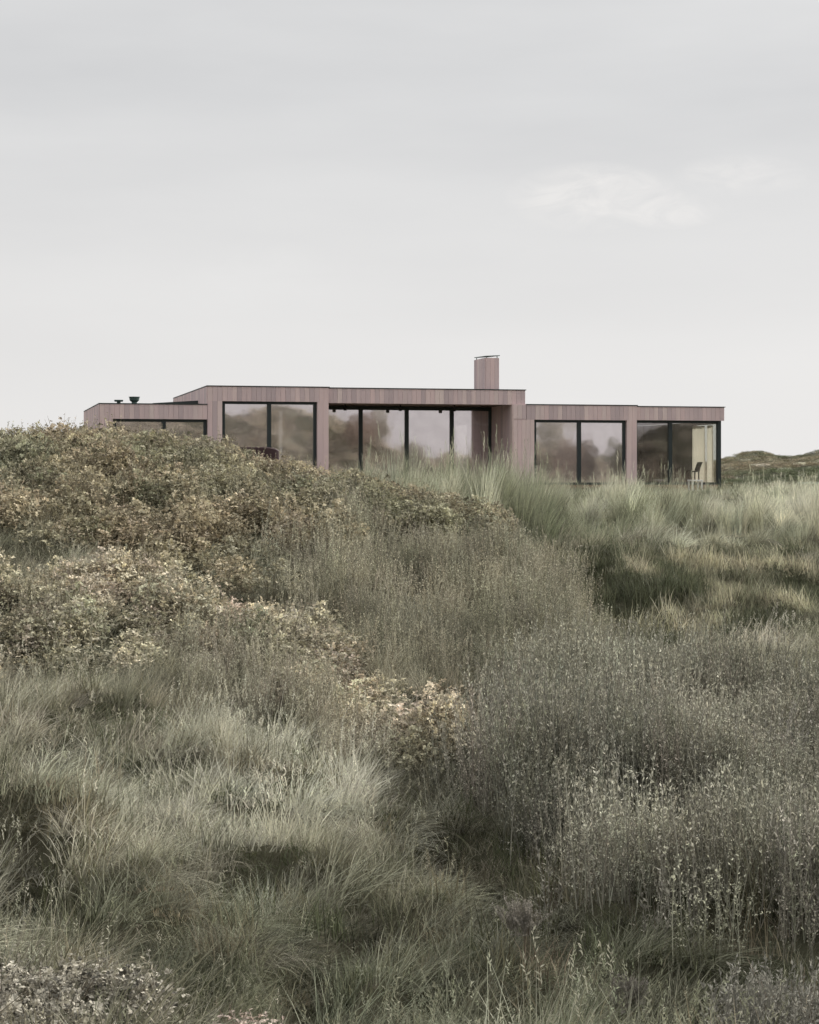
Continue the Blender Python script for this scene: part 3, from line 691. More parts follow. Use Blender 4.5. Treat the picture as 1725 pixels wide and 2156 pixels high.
M_GRASS = veg_mat('grass_blades', trans=0.22, lo=.4, hi=1.6); M_ROSE = veg_mat('rose_leaves', trans=0.2, lo=0.4, hi=1.6)
M_WILLOW = veg_mat('willow_twigs', trans=0.2, lo=0.30, hi=1.9)
def collection(name, bufs, mat):
    c = bpy.data.collections.new(name)
    for i, b in enumerate(bufs):
        me_ = b.mesh(f'{name}_{i}'); me_.materials.append(mat)
        c.objects.link(bpy.data.objects.new(f'{name}_{i}', me_))
    return c, len(bufs)
PG = collection('grass_tussock', [proto_tussock(190, .17, .52, .009, .40, .75, 1.4, 4), proto_tussock(200, .18, .55, .008, .45, .6, 1.2, 7), proto_tussock(180, .16, .60, .009, .30, 1.0, 1.1, 3), proto_tussock(200, .19, .50, .008, .45, .8, 1.8, 2),
                                proto_tussock(140, .16, .58, .007, .40, .3, .8, 12), proto_tussock(190, .20, .60, .009, .30, 1.1, .9, 0), proto_grass(80, .3, .20, .009, .4, .9, 1.5), proto_grass(80, .32, .26, .008, .5, 1.0, 1.5, 2)], M_GRASS)
PM = collection('marram_clump', [proto_marram(130, .8, .010) for _ in range(4)], M_GRASS)
PR = collection('rose_clump', [proto_rose() for _ in range(5)], M_ROSE)
PW = collection('willow_clump', [proto_willow(17, 1.0, .021, .28, 30, .32) for _ in range(5)], M_WILLOW)
PS = collection('moss_clump', [proto_moss() for _ in range(3)] + [proto_grass(30, .14, .26, .008, .3, .8, 1.0), proto_grass(26, .12, .34, .008, .2, .6, 1.3)], M_GRASS)

def scatter_group(coll):
    ng = bpy.data.node_groups.new('scatter', 'GeometryNodeTree')
    ng.interface.new_socket('Geometry', in_out='INPUT', socket_type='NodeSocketGeometry')
    ng.interface.new_socket('Geometry', in_out='OUTPUT', socket_type='NodeSocketGeometry')
    gi, go = ng.nodes.new('NodeGroupInput'), ng.nodes.new('NodeGroupOutput')
    ci = ng.nodes.new('GeometryNodeCollectionInfo'); ci.inputs['Collection'].default_value = coll
    ci.inputs['Separate Children'].default_value = True; ci.inputs['Reset Children'].default_value = True
    ip = ng.nodes.new('GeometryNodeInstanceOnPoints'); ip.inputs['Pick Instance'].default_value = True
    def at(n, ty):
        a = ng.nodes.new('GeometryNodeInputNamedAttribute'); a.data_type = ty; a.inputs['Name'].default_value = n; return a.outputs['Attribute']
    ng.links.new(gi.outputs[0], ip.inputs['Points']); ng.links.new(ci.outputs[0], ip.inputs['Instance'])
    ng.links.new(at('idx', 'INT'), ip.inputs['Instance Index']); ng.links.new(at('rot', 'FLOAT_VECTOR'), ip.inputs['Rotation'])
    ng.links.new(at('scl', 'FLOAT_VECTOR'), ip.inputs['Scale']); ng.links.new(ip.outputs[0], go.inputs[0])
    return ng
groups = {}
def scatter(name, coll, P, rot, scl, tint, idx, label, cat):
    me_ = bpy.data.meshes.new(name); n = len(P)
    me_.vertices.add(n); me_.vertices.foreach_set('co', np.asarray(P, np.float32).ravel())
    for nm, ty, arr, key in (('rot', 'FLOAT_VECTOR', rot, 'vector'), ('scl', 'FLOAT_VECTOR', scl, 'vector'), ('tint', 'FLOAT_VECTOR', tint, 'vector'), ('idx', 'INT', idx, 'value')):
        a = me_.attributes.new(nm, ty, 'POINT'); a.data.foreach_set(key, np.asarray(arr, np.int32 if ty == 'INT' else np.float32).ravel())
    me_.update()
    o = obj(name, me_)
    if coll.name not in groups: groups[coll.name] = scatter_group(coll)
    md = o.modifiers.new('scatter', 'NODES'); md.node_group = groups[coll.name]
    print('SCATTER', name, n)
    return tag(o, label, cat, kind='stuff')

# ------------------------------------------------------------------ where each kind of plant grows
def inside(poly, u, v):
    r = np.zeros(len(u), bool); n = len(poly); j = n - 1
    for i in range(n):
        (x1, y1), (x2, y2) = poly[i], poly[j]
        c = ((y1 > v) != (y2 > v)) & (u < (x2 - x1) * (v - y1) / (y2 - y1 + 1e-9) + x1); r ^= c; j = i
    return r
Z_HILL = [(-900, 850), (250, 850), (560, 880), (860, 950), (1010, 1045), (1130, 1130), (1100, 1150), (960, 1120), (760, 1100), (600, 1150), (470, 1190), (330, 1150), (220, 1110), (60, 1105), (-900, 1100)]
Z_MOUND = [(-900, 1205), (60, 1200), (220, 1165), (400, 1205), (450, 1275), (600, 1285), (720, 1335), (790, 1420), (860, 1475), (1000, 1480), (1040, 1500), (1000, 1540), (900, 1565), (820, 1540), (690, 1430), (560, 1375), (380, 1340), (180, 1370), (-900, 1370)]
Z_GREY = [(600, 1150), (760, 1100), (960, 1110), (1130, 1140), (1230, 1250), (1300, 1400), (1290, 1440), (1180, 1440), (1060, 1400), (960, 1400), (820, 1400), (740, 1330), (640, 1280), (560, 1230)]
Z_STRIP = [(370, 1345), (560, 1375), (690, 1430), (820, 1540), (900, 1565), (820, 1590), (700, 1560), (640, 1520), (540, 1480), (420, 1470), (360, 1410)]
Z_BIG = [(960, 1640), (975, 1575), (1040, 1535), (1060, 1450), (1200, 1420), (1300, 1395), (1480, 1400), (1640, 1440), (2600, 1470), (2600, 1890), (1600, 1890), (1480, 1900), (1300, 1850), (1180, 1800), (1090, 1690), (980, 1650)]
Z_PALE = [(1545, 1880), (2600, 1870), (2600, 2300), (1530, 2300), (1550, 2060)]
def zone_of(x, y, z):
    u, v = uv(x, y, z + 0.35)
    wu = (fbm(x / 1.3, y / 1.3, 41, 3) - .5) * 150 + rng.normal(0, 14, len(x)); wv = (fbm(x / 1.3, y / 1.3, 51, 3) - .5) * 90 + rng.normal(0, 9, len(x))
    u2, v2 = u + wu, v + wv
    k = np.zeros(len(x), int)                                   # 0 grass
    k[(y > 28) & (u > 1080) & (v > 1125)] = 5                   # short turf and moss in the hollow
    k[(y >= 40.5) | ((y > 36) & (u2 < 1050) & (v < 1125) & (y > 39))] = 4   # marram
    near = y < np.where(u < 620, 41.0, 38.2)
    k[near & inside(Z_HILL, u2, v2)] = 1
    k[near & inside(Z_MOUND, u2, v2)] = 2
    k[near & (y < 33) & inside(Z_GREY, u2, v2)] = 3
    k[near & inside(Z_STRIP, u2, v2)] = 6
    k[(y < 26) & inside(Z_BIG, u2, v2)] = 7
    k[(y < 16) & inside(Z_PALE, u2, v2)] = 8
    return k, u, v
def sample(density, y0, y1, b=0.30, area_b=None):
    half = lambda q: .235 * q + 2.4                             # wide enough for a view from a step to the side
    n = int(density * (.235 * (y1 ** 2 - y0 ** 2) + 4.8 * (y1 - y0)))
    y = rng.uniform(y0, y1, 4 * n); y = y[rng.uniform(0, half(y1), 4 * n) < half(y)][:n]
    x = rng.uniform(-1, 1, len(y)) * half(y)
    return x, y
def blob(u, v, cu, cv, su, sv): return np.exp(-((u - cu) / su) ** 2 - ((v - cv) / sv) ** 2)
def lerp(a, b, t): return np.asarray(a)[None] * (1 - t[:, None]) + np.asarray(b)[None] * t[:, None]
def jitter(c, s): return np.clip(c * np.array([1.09, 1.105, 1.075]) * (1 + rng.normal(0, s, (len(c), 1))) * (1 + rng.normal(0, s * .12, c.shape)), .004, .9)
def place(x, y, smin, smax, tilt=.12, az=None, azs=6.3, zs=None):
    n = len(x); z = hgt(x, y)
    s = rng.uniform(smin, smax, n); zz = s * (1 if zs is None else zs)
    a = rng.uniform(0, 2 * np.pi, n) if az is None else az + rng.normal(0, azs, n)
    return np.stack([x, y, z], -1), np.stack([rng.normal(0, tilt, n), rng.normal(0, tilt, n), a], -1), np.stack([s, s, zz], -1)

# foreground grass
def spaced(x, y, r):
    """thin a random sample so that no two points stand closer than r"""
    cell, keep = {}, np.zeros(len(x), bool)
    for i_ in range(len(x)):
        a, b_ = int(math.floor(x[i_] / r)), int(math.floor(y[i_] / r)); ok_ = True
        for da in (-1, 0, 1):
            for db in (-1, 0, 1):
                for j_ in cell.get((a + da, b_ + db), ()):
                    if (x[i_] - x[j_]) ** 2 + (y[i_] - y[j_]) ** 2 < r * r: ok_ = False
        if ok_: cell.setdefault((a, b_), []).append(i_); keep[i_] = True
    return x[keep], y[keep]
xt, yt = spaced(*sample(40, 8.2, 40.5), .33); xs_, ys_ = sample(20, 8.2, 30)
big = np.concatenate([np.ones(len(xt), bool), np.zeros(len(xs_), bool)])
x, y = np.concatenate([xt, xs_]), np.concatenate([yt, ys_]); z = hgt(x, y); k, u, v = zone_of(x, y, z)
keep = (k == 0) | ((k == 5) & (rng.random(len(k)) < .16)) | ((k == 8) & (rng.random(len(k)) < .3)) | ((k == 6) & (rng.random(len(k)) < .25)) | ((k == 7) & (rng.random(len(k)) < .10)) | ((k == 2) & (rng.random(len(k)) < .10)) | ((k == 3) & (rng.random(len(k)) < .10))
keep &= rng.random(len(k)) < np.clip(30.0 / y, .5, 1.0)
clear = np.zeros(len(x), bool)                               # keep the single bushes free of grass
for cu_, cy_, cr_ in ((95, 10.9, .72), (1690, 12.2, .62), (1640, 11.2, .4), (505, 10.9, .25)):
    cx_ = (cu_ - CU) / F * cy_; clear |= (np.hypot(x - cx_, y - cy_) < cr_) | ((np.abs(x - cx_ * y / cy_) < cr_ * .8) & (y < cy_) & (y > cy_ - 1.6))
gd = gully_d(x, y); keep &= (gd > .24) | (~big & (rng.random(len(x)) < .85))
keep &= ~clear | ~big & (rng.random(len(x)) < .5)
x, y, u, v, k, big = x[keep], y[keep], u[keep], v[keep], k[keep], big[keep]
wind = 0.1 + 2.4 * (fbm(x / 1.6, y / 1.6, 61, 3) - .5) * 2
gul_shade = np.clip(blob(u, v, 655, 1990, 45, 110) + blob(u, v, 700, 1880, 120, 25) + blob(u, v, 960, 1740, 75, 90) + blob(u, v, 1230, 1930, 270, 85) + .9 * blob(u, v, 340, 2080, 50, 35) + .8 * blob(u, v, 500, 1790, 90, 28) + .7 * blob(u, v, 590, 1610, 25, 30) + .7 * blob(u, v, 200, 1470, 55, 40) + .8 * blob(u, v, 490, 1250, 40, 40), 0, 1)
hfac = (.5 + .75 * rng.random(len(x)) ** .8) * np.where(k == 5, .5, 1.0)
hfac = np.where(big, hfac, .6 + .7 * rng.random(len(x))) * (1 - .72 * gul_shade)
P, ro, sc = place(x, y, .75, 1.25, .12, wind, .5, hfac)
pale = np.clip(1.2 * blob(u, v, 570, 1590, 210, 120) + .35 * blob(u, v, 250, 1560, 150, 60) + .5 * blob(u, v, 60, 1480, 140, 160) + .45 * blob(u, v, 150, 1750, 160, 170) + .7 * (fbm(x / .9, y / .9, 81, 3) - .47) * 3.0 * (1 - .7 * sstep(1780, 2000, v)) - .12 + .5 * blob(u, v, 100, 1130, 250, 45), 0, 1)
green = np.clip(.55 * sstep(1750, 2050, v) + .5 * blob(u, v, 800, 2000, 420, 260) + .9 * (fbm(x / 2.1, y / 2.1, 91, 3) - .45) * 2, 0, 1)
brown = np.clip((fbm(x / 1.2, y / 1.2, 95, 3) - .5) * 2.4, 0, 1)
t = lerp((.245, .23, .17), (.165, .168, .115), green)
t = t * (1 - brown[:, None] * .6) + np.array([.26, .215, .17])[None] * brown[:, None] * .6
pale = np.clip(pale + rng.normal(0, .10, len(x)), 0, 1) * (1 - gul_shade); t = t * (1 - .35 * gul_shade[:, None])  # gully grass painted darker, with the willow thicket's shade put into its colour
t = t * (1 - pale[:, None]) + np.array([.70, .67, .56])[None] * pale[:, None]
wet = fbm(x / 1.7, y / 1.7, 33, 2)
idx = np.where(~big, rng.choice([6, 7], len(x)), np.where(wet + pale * .25 > .56, rng.choice([2, 3, 5, 0], len(x)), rng.choice([0, 1, 3, 4], len(x))))
t = np.where((k == 5)[:, None], t * .62, t)  # grass in the hollow tinted darker to stand for the shade there
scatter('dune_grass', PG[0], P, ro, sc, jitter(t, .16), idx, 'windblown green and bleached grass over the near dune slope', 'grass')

# moss and thatch on the ground between the tussocks and under the shrubs
x, y = sample(26, 8.2, 27); z = hgt(x, y); k, u, v = zone_of(x, y, z); keep = np.isin(k, (0, 7, 8, 6)) & ((gully_d(x, y) < .7) | (rng.random(len(x)) < .45)); x, y = x[keep], y[keep]
P, ro, sc = place(x, y, .9, 1.6, .2, None, 6.3, .6 + .9 * rng.random(len(x)))
t = lerp((.10, .105, .062), (.24, .205, .145), sstep(.45, .75, fbm(x / .5, y / .5, 36, 2)))
scatter('ground_moss', PS[0], P, ro, sc, jitter(t, .2), rng.integers(0, PS[1], len(x)), 'dark moss and dry thatch in the gaps between the near tussocks', 'moss')

# roses on the hill and on the mound below it
x, y = sample(20, 20, 41.5); z = hgt(x, y); k, u, v = zone_of(x, y, z); keep = (k == 1) & (fbm(x / .8, y / .8, 19, 2) < .72); x, y = x[keep], y[keep]
P, ro, sc = place(x, y, .65, 1.4, .2, None, 6.3, .45 + .95 * fbm(x / .9, y / .9, 12, 2))
b = fbm(x / 2.0, y / 2.0, 14, 3); t = lerp((.305, .287, .205), (.375, .322, .235), sstep(.35, .65, b))
scatter('rose_thicket', PR[0], P, ro, sc, jitter(t, .17), rng.integers(0, PR[1], len(x)), 'olive and brown leaved rose thicket covering the hill before the house', 'thicket')
x, y = sample(24, 18, 32); z = hgt(x, y); k, u, v = zone_of(x, y, z); keep = (k == 2) & (fbm(x / .8, y / .8, 19, 2) < .72); x, y, u, v = x[keep], y[keep], u[keep], v[keep]
P, ro, sc = place(x, y, .55, 1.2, .2, None, 6.3, .45 + .95 * fbm(x / .9, y / .9, 12, 2))
b = fbm(x / 1.3, y / 1.3, 15, 3); t = lerp((.44, .40, .31), (.52, .455, .355), sstep(.35, .65, b))
scatter('rose_scrub', PR[0], P, ro, sc, jitter(t, .2), rng.integers(0, PR[1], len(x)), 'tan and pinkish rose scrub trailing down the lower slope', 'thicket')
# grey willow on the slope, the strip below the roses and the big thicket on the right
def willow(zone, mixed, dens, y0, y1, smin, smax, ca, cb, name, label):
    x, y = sample(dens, y0, y1); z = hgt(x, y); k, u, v = zone_of(x, y, z); keep = (k == zone) | np.isin(k, mixed) & (rng.random(len(k)) < .05) & (y < 34); x, y = x[keep], y[keep]
    P, ro, sc = place(x, y, smin, smax, .08, None, 6.3, .45 + 1.05 * fbm(x / 1.0, y / 1.0, 18 + zone, 3) + (.28 * blob(u[keep], v[keep], 1400, 1600, 330, 190) if zone == 7 else 0))
    b = fbm(x / 1.8, y / 1.8, 25 + zone, 3)
    scatter(name, PW[0], P, ro, sc, jitter(lerp(ca, cb, sstep(.35, .65, b)), .15), rng.integers(0, PW[1], len(x)), label, 'thicket')
willow(3, (1, 2), 14, 20, 34, .5, .95, (.33, .31, .238), (.475, .442, .345), 'willow_scrub', 'grey-green creeping willow on the slope below the house')
willow(6, (2,), 18, 17, 27, .5, .8, (.42, .39, .31), (.50, .45, .36), 'willow_strip', 'silvery willow twigs in a strip below the tan roses')
willow(7, (), 17, 12, 27, .75, 1.2, (.315, .30, .245), (.425, .40, .33), 'willow_thicket', 'large grey willow thicket with pale buds filling the right foreground')
# marram by the house
x, y = sample(4.2, 38, 57); z = hgt(x, y); k, u, v = zone_of(x, y, z)
hx = (x * CS + (y - Y0) * SN); hy = (-x * SN + (y - Y0) * CS)
keep = (k == 4) & ((hy < -0.35) | (hx > xE1 + .3) | (hx < xA0 - .5)); x, y, u, v = x[keep], y[keep], u[keep], v[keep]
tall = .35 + .75 * sstep(.38, .62, fbm(x / 1.9, y / 1.9, 28, 3))
tall = np.where(y > 50.5, tall * .55, tall) * np.where((u > 1170) & (u < 1300), .75, 1.0)
tall = np.where(u < 760, tall * .5, tall)
P, ro, sc = place(x, y, .9, 1.4, .1, .3, .9, tall * np.where(y < 50, 1.15, 1.0) * np.where((u > 780) & (u < 1130), 1.2, 1.0))
pale = np.clip((fbm(x / .9, y / .9, 82, 3) - .40) * 2.8 + .5 * blob(u, v, 1680, 1060, 160, 70), 0, 1)
t = lerp((.24, .245, .17), (.62, .60, .48), pale)
scatter('marram_grass', PM[0], P, ro, sc, jitter(t, .15), rng.integers(0, PM[1], len(x)), 'tall marram grass in tufts along the front of the house', 'grass')
x, y = sample(80, 28, 58); z = hgt(x, y); k, u, v = zone_of(x, y, z)
hx = (x * CS + (y - Y0) * SN); hy = (-x * SN + (y - Y0) * CS)
keep = ((k == 5) | (k == 4)) & ((hy < -0.35) | (hx > xE1 + .3) | (hx < xA0 - .5)); keep &= (k == 5) | (rng.random(len(k)) < .12)
x, y, u, v = x[keep], y[keep], u[keep], v[keep]
P, ro, sc = place(x, y, .8, 1.7, .2, None, 6.3, .5 + 1.0 * fbm(x / .6, y / .6, 84, 2))
light = np.clip((fbm(x / 1.1, y / .8, 83, 3) - .50 - .05 * ((v > 1172) & (v < 1360))) * 5.0 + .8 * np.exp(-((v - 1150 - 0.00012 * (u - 1400) ** 2) / 14) ** 2) + .6 * np.exp(-((v - 1375) / 14) ** 2), 0, 1)  # face of the hollow painted darker for its shade, crests paler
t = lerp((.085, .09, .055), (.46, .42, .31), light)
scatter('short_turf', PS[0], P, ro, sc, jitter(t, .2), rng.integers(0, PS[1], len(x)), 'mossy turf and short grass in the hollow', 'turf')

# far scrub: the dunes beyond the house on the right, and the dune opposite the house that its windows mirror
def mirror(x, y):
    q = -x * SN + (y - Y0) * CS
    return x + 2 * q * SN, y - 2 * q * CS
yf = rng.uniform(64, 200, 5200); xf = rng.uniform(.135, .32, 5200) * yf
um = rng.uniform(150, 1750, 9000); ym = rng.uniform(116, 154, 9000); xb, yb = mirror((um - CU) / F * ym, ym)
x, y = np.concatenate([xf, xb]), np.concatenate([yf, yb])
hx = (x * CS + (y - Y0) * SN); hy = (-x * SN + (y - Y0) * CS)
bare = fbm(x / 7, y / 11, 77, 3); keep = ((hx > xE1 + 1.5) | (hy < -20)) & (bare < np.where(y > 140, .56, .60)); x, y = x[keep], y[keep]
P, ro, sc = place(x, y, .8, 1.6, .1, None, 6.3, .3)
b = fbm(x / 6, y / 6, 78, 3); t = lerp((.15, .165, .10), (.29, .25, .175), sstep(.42, .66, b)); t[rng.random(len(t)) < .06] = (.55, .52, .42); t[y < 30] = t[y < 30] * .2 + np.array([.78, .70, .60]) * .8  # scrub on the mirrored dune coloured pale in place of sunlight on it
scatter('far_scrub', PR[0], P, ro, sc, jitter(t, .18), rng.integers(0, PR[1], len(x)), 'low green and brown scrub on the distant dunes', 'scrub')

# ------------------------------------------------------------------ single plants
def at_px(u, v, Y):
    """stand a plant on the ground on the bearing of u at distance Y"""
    x = (u - CU) / F * Y; return x, Y, hz_(x, Y)
def merged(parts):
    """one buffer from (buffer, x, y, z, rotation, scale, height factor)"""
    B = Buf()
    for b, x, y, z, a, s_, h in parts:
        V = np.concatenate(b.v); S = np.concatenate(b.s); c, q = math.cos(a), math.sin(a)
        V2 = np.stack([(V[:, 0] * c - V[:, 1] * q) * s_ + x, (V[:, 0] * q + V[:, 1] * c) * s_ + y, V[:, 2] * s_ * h + z], -1)
        B.v.append(V2); B.s.append(S); B.f += [tuple(i + B.n for i in f_) for f_ in b.f]; B.n += len(V2)
    return B
def fixed(name, col, **kw): return veg_mat(name, tint=tuple(col), **kw)
def plant(name, label, cat, X, foliage, mat, stems=None, group=None, part='foliage'):
    x, y, z = X; e = tag(empty(name, (x, y, z)), label, cat, group)
    obj(part, foliage.mesh(part), mat, e)
    if stems: obj('stems', stems.mesh('stems'), M_STEM, e)
    return e
def stem_buf(n, rad_, h, w=.006, lean=.3):
    B = Buf()
    for _ in range(n):
        a = R.uniform(0, 6.283); r = rad_ * R.random(); l = h * R.uniform(.7, 1.0); d = R.gauss(0, lean)
        x, y = r * math.cos(a) * .3, r * math.sin(a) * .3
        stem(B, [(x, y, -.08), (x + r * .5 * math.cos(a), y + r * .5 * math.sin(a), l * .55), (x + r * math.cos(a) + d * .1, y + r * math.sin(a), l)], w, .3)
    return B
# rose bush, near left corner
parts = []
for _ in range(46):
    a = R.uniform(0, 6.283); r = math.sqrt(R.random()) * .62
    parts.append((proto_rose(95, .22, .34, .027, 2), r * math.cos(a) * 1.0, r * math.sin(a), .10 * (1 - (r / .62) ** 2) - .04, R.uniform(0, 6.28), R.uniform(.8, 1.15), 1.0))
plant('rose_bush', 'rose bush with small pale leaves in the lower left corner', 'bush', at_px(95, 2100, 10.9), merged(parts), fixed('pale_rose_leaves', (.36, .335, .275), trans=.15, lo=.2, hi=1.9), stem_buf(26, .6, .38))
parts = [(proto_rose(50, .18, .3, .036, 3), R.gauss(0, .1), R.gauss(0, .1), 0, R.uniform(0, 6.28), .9, .8) for _ in range(3)]
plant('rose_bush', 'small low rose sprig at the bottom edge right of the corner bush', 'bush', at_px(505, 2160, 10.9), merged(parts), fixed('pink_rose_leaves', (.58, .48, .41), trans=.2, lo=.4, hi=1.6), stem_buf(6, .15, .3))
# pale shrub, lower right
parts = []
for _ in range(30):
    a = R.uniform(0, 6.283); r = math.sqrt(R.random()) * .62
    parts.append((proto_willow(9, .62, .024, .5, 34, .16), r * math.cos(a), r * math.sin(a) * .8, 0, R.uniform(0, 6.28), R.uniform(.8, 1.15), 1.0))
plant('twiggy_shrub', 'pale grey twiggy shrub in the lower right corner', 'shrub', at_px(1690, 2100, 12.2), merged(parts), fixed('grey_twigs', (.39, .375, .32), trans=.2, lo=.35, hi=1.4), stem_buf(24, .6, .6))
parts = [(proto_willow(9, .4, .028, .3, 40, .1), R.gauss(0, .22), R.gauss(0, .15), 0, R.uniform(0, 6.28), 1, R.uniform(.8, 1.1)) for _ in range(7)]
plant('budding_shrub', 'low shrub with whitish buds at the bottom edge below the pale twiggy shrub', 'shrub', at_px(1640, 2160, 11.2), merged(parts), fixed('white_buds', (.55, .50, .42), trans=.2, lo=.3, hi=1.4), stem_buf(10, .3, .4))
# budding willow shoots before the thicket
for k_, (u_, v_, Y_, n_, h_, lab) in enumerate([(1150, 1780, 15.4, 7, 1.0, 'tall willow shoots with whitish buds at the left front of the grey thicket'), (1370, 1900, 14.3, 6, .95, 'fan of budding willow shoots in the dark gap at the foot of the thicket'),
                                  (1465, 1890, 14.2, 5, .85, 'short budding willow shoots just right of the taller fan'), (1600, 1850, 14.5, 5, .9, 'thin budding willow shoots above the pale twiggy shrub')]):
    plant('willow_shoots', lab, 'shrub', at_px(u_, v_, Y_), proto_willow(n_, h_, .030, .55, 34, .10), fixed('willow_buds', (.58, .55, .46), trans=.2, lo=.25, hi=1.3), stem_buf(n_, .16, h_ * .8, .005), 'budding willow shoots')
# dry plumes
for u_, Y_, h_, lab in ((1110, 13.6, .50, 'dry grey plume standing at the edge of the dark gully'), (1322, 13.0, .46, 'broader dry grey plume right of the gully')):
    parts = [(proto_willow(16, .30, .016, .9, 44, .05), R.gauss(0, .05), R.gauss(0, .05), h_ - .28, R.uniform(0, 6.28), R.uniform(.7, 1.0), 1.0) for _ in range(3)]
    plant('dry_plume', lab, 'plant', at_px(u_, 2050, Y_), merged(parts), fixed('dry_plume', (.38, .35, .30), trans=.3, lo=.5, hi=1.3), stem_buf(7, .06, h_ * .8, .004), 'dry plumes', 'plume')
# small dark shrub on the bleached slope, tussocks that stand out
plant('dark_tuft', 'small dark green tuft on the bleached grass slope', 'grass', at_px(588, 1625, 18.9), merged([(proto_grass(70, .06, .24, .008, .35, .5, 2.5), 0, 0, 0, R.uniform(0, 6), .8, 1.0) for _ in range(2)]), fixed('dark_green_blades', (.075, .08, .05), trans=.2), None)
def tuss(u_, Y_, s_, h_, col, lab, n=3, grp='marram tufts along the house front', rad_=.22, name='marram_tussock'):
    parts = [(proto_marram(120, .8, .010), R.gauss(0, rad_), R.gauss(0, rad_), 0, R.gauss(.3, .7), s_ * R.uniform(.85, 1.1), h_ * R.uniform(.85, 1.1)) for _ in range(n)]
    plant(name, lab, 'grass', at_px(u_, 0, Y_), merged(parts), fixed('marram_blades', col, trans=.35), None, grp, 'blades')
G1, G2 = (.36, .36, .27), (.62, .60, .49)
tuss(1075, 48.5, 1.25, 1.05, G2, 'tall pale marram tuft before the pier right of the terrace', 4)
tuss(1010, 48.5, 1.1, .85, G1, 'green marram tuft before the dark end of the terrace windows', 3)
tuss(930, 49, 1.1, .7, G2, 'pale low marram tuft before the middle of the terrace windows', 3)
tuss(840, 49, 1.1, .65, G2, 'pale marram tuft at the left end of the grass before the terrace', 3)
tuss(1170, 47.5, 1.3, 1.0, G1, 'broad green marram tuft before the left bedroom pane', 4)
tuss(1120, 46, 1.35, .95, G1, 'dark green marram tuft below the pier beside the rose hill', 4)
tuss(1315, 49, 1.15, 1.0, G2, 'pale marram tuft before the pier left of the corner room', 3)
tuss(1375, 48, 1.2, .75, G1, 'green marram tuft before the left pane of the corner room', 3)
tuss(1500, 47.5, 1.2, .85, G2, 'pale marram tuft below the dark corner post', 4)
tuss(1590, 47, 1.3, .85, G2, 'bleached marram tuft just right of the house end', 4)
tuss(1690, 46, 1.3, .9, G2, 'bleached marram tuft at the right edge of the picture', 4)
def pale_stalks(u_, Y_, lab):
    B = Buf()
    for _ in range(46):
        blade(B, R.gauss(0, .10), R.gauss(0, .06), -.03, R.uniform(.4, .75), .011, R.gauss(0, .4), abs(R.gauss(.1, .12)), R.uniform(.1, 1.8), R.random(), 5, R.uniform(0, 6.28))
    plant('bleached_tussock', lab, 'grass', at_px(u_, 0, Y_), B, fixed('bleached_blades', (.72, .66, .52), trans=.35), None, 'bleached tussocks in the hollow', 'blades')
pale_stalks(1585, 27.6, 'bleached white grass tussock with arching blades in the right hollow')
pale_stalks(1540, 27.4, 'bleached upright tussock left of the arching white one')
pale_stalks(1460, 27.8, 'small bleached tussock farthest left in the hollow above the willow')
# pale bare sand in the hollow
sx, sy, szz = at_px(1232, 1203, 35.0); B = Buf(); ring = []
nS = 26
vs = [(sx, sy, hz_(sx, sy) + .05)]
for k_ in range(nS):
    a = 2 * math.pi * k_ / nS; rr = 1 + .35 * (random.random() - .5); xx, yy = sx + .33 * rr * math.cos(a), sy + .55 * rr * math.sin(a); vs.append((xx, yy, hz_(xx, yy) + .012))
tag(obj('sand', mesh('sand', vs, [(0, 1 + k_, 1 + (k_ + 1) % nS) for k_ in range(nS)], True), flat_mat('pale_sand', (.62, .57, .46), .95, 0, .12, 30)), 'pale bare sand showing in the dark hollow', kind='structure')
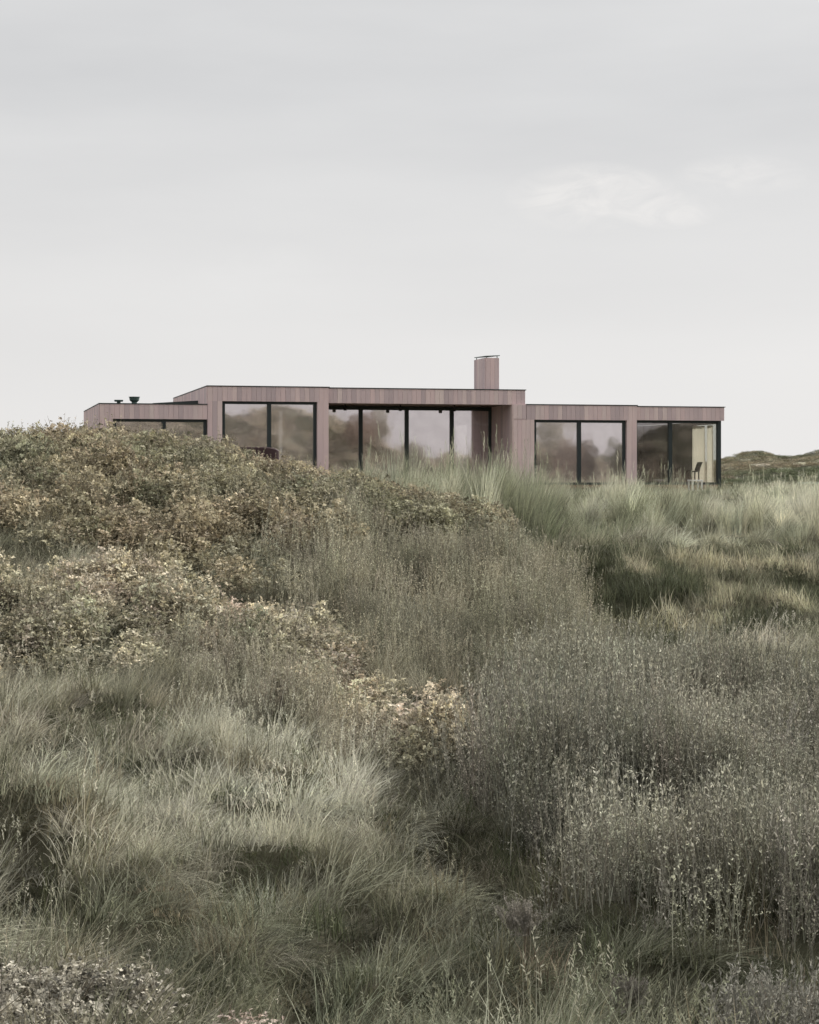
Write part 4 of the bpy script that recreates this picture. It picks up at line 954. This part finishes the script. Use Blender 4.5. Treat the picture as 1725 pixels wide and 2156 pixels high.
# low rail at the right edge
r0 = at_px(1680, 0, 61); rail = tag(empty('fence', (r0[0], r0[1], r0[2])), 'low pale green rail beyond the grass at the right edge', 'fence')
rz = -.30 - r0[2]
box('rail', (0, 4.2, -.03, .03, rz, rz + .07), flat_mat('pale_green_paint', (.36, .42, .34), .7), rail)
for k_ in range(3): box('post', (.25 + 1.8 * k_, .33 + 1.8 * k_, .035, .11, -.3, rz + .05), M_STEM, rail)
# bushes on the dune opposite the house, which the windows mirror
def round_bush(u_, top, wpx, ym_, col, lab):
    xm_ = (u_ - CU) / F * ym_; X, Yy = mirror(np.array([xm_]), np.array([ym_])); X, Yy = float(X[0]), float(Yy[0]); g = hz_(X, Yy)
    hh = (HOR - top) / F * ym_ - g; rad_ = wpx / F * ym_ / 2
    B = Buf()
    lob = [(R.gauss(0, .35), R.gauss(0, .35), R.uniform(.35, .85)) for _ in range(9)]
    for _ in range(1500):
        lx_, ly_, lz_ = R.choice(lob); d = rvec(.3)
        c = np.array([lx_ * rad_ + d[0] * rad_ * .5, ly_ * rad_ + d[1] * rad_ * .5, hh * lz_ + d[2] * hh * .2]); c[2] = max(.05, min(c[2], hh))
        leaf(B, c, rvec(.2), rvec(.8), .22, .14, R.random())
    T = Buf(); stem(T, [(0, 0, -.1), (.03, .02, hh * .4), (.05, 0, hh * .75)], .10, .3)
    e = tag(empty('round_bush', (X, Yy, g)), lab, 'bush', 'bushes mirrored in the windows')
    obj('crown', B.mesh('crown'), fixed('bush_leaves', col, trans=.25, lo=.5, hi=1.3), e); obj('trunk', T.mesh('trunk'), M_STEM, e)
round_bush(795, 868, 70, 138, (.42, .34, .28), 'brown round bush mirrored in the second terrace pane')
round_bush(832, 856, 60, 141, (.62, .60, .52), 'grey-green bush mirrored beside the brown one in the second terrace pane')
round_bush(905, 925, 60, 136, (.56, .54, .46), 'small pointed bush mirrored in the third terrace pane')
round_bush(1160, 862, 80, 138, (.60, .58, .50), 'grey-green round bush mirrored in the left bedroom pane')
round_bush(1195, 930, 80, 132, (.46, .38, .32), 'brown bush mirrored low in the left bedroom pane')
round_bush(1240, 925, 45, 132, (.36, .31, .26), 'dark bush mirrored beside the bedroom mullion')
round_bush(1305, 925, 40, 132, (.34, .34, .25), 'dark green bush mirrored at the right of the bedroom window')
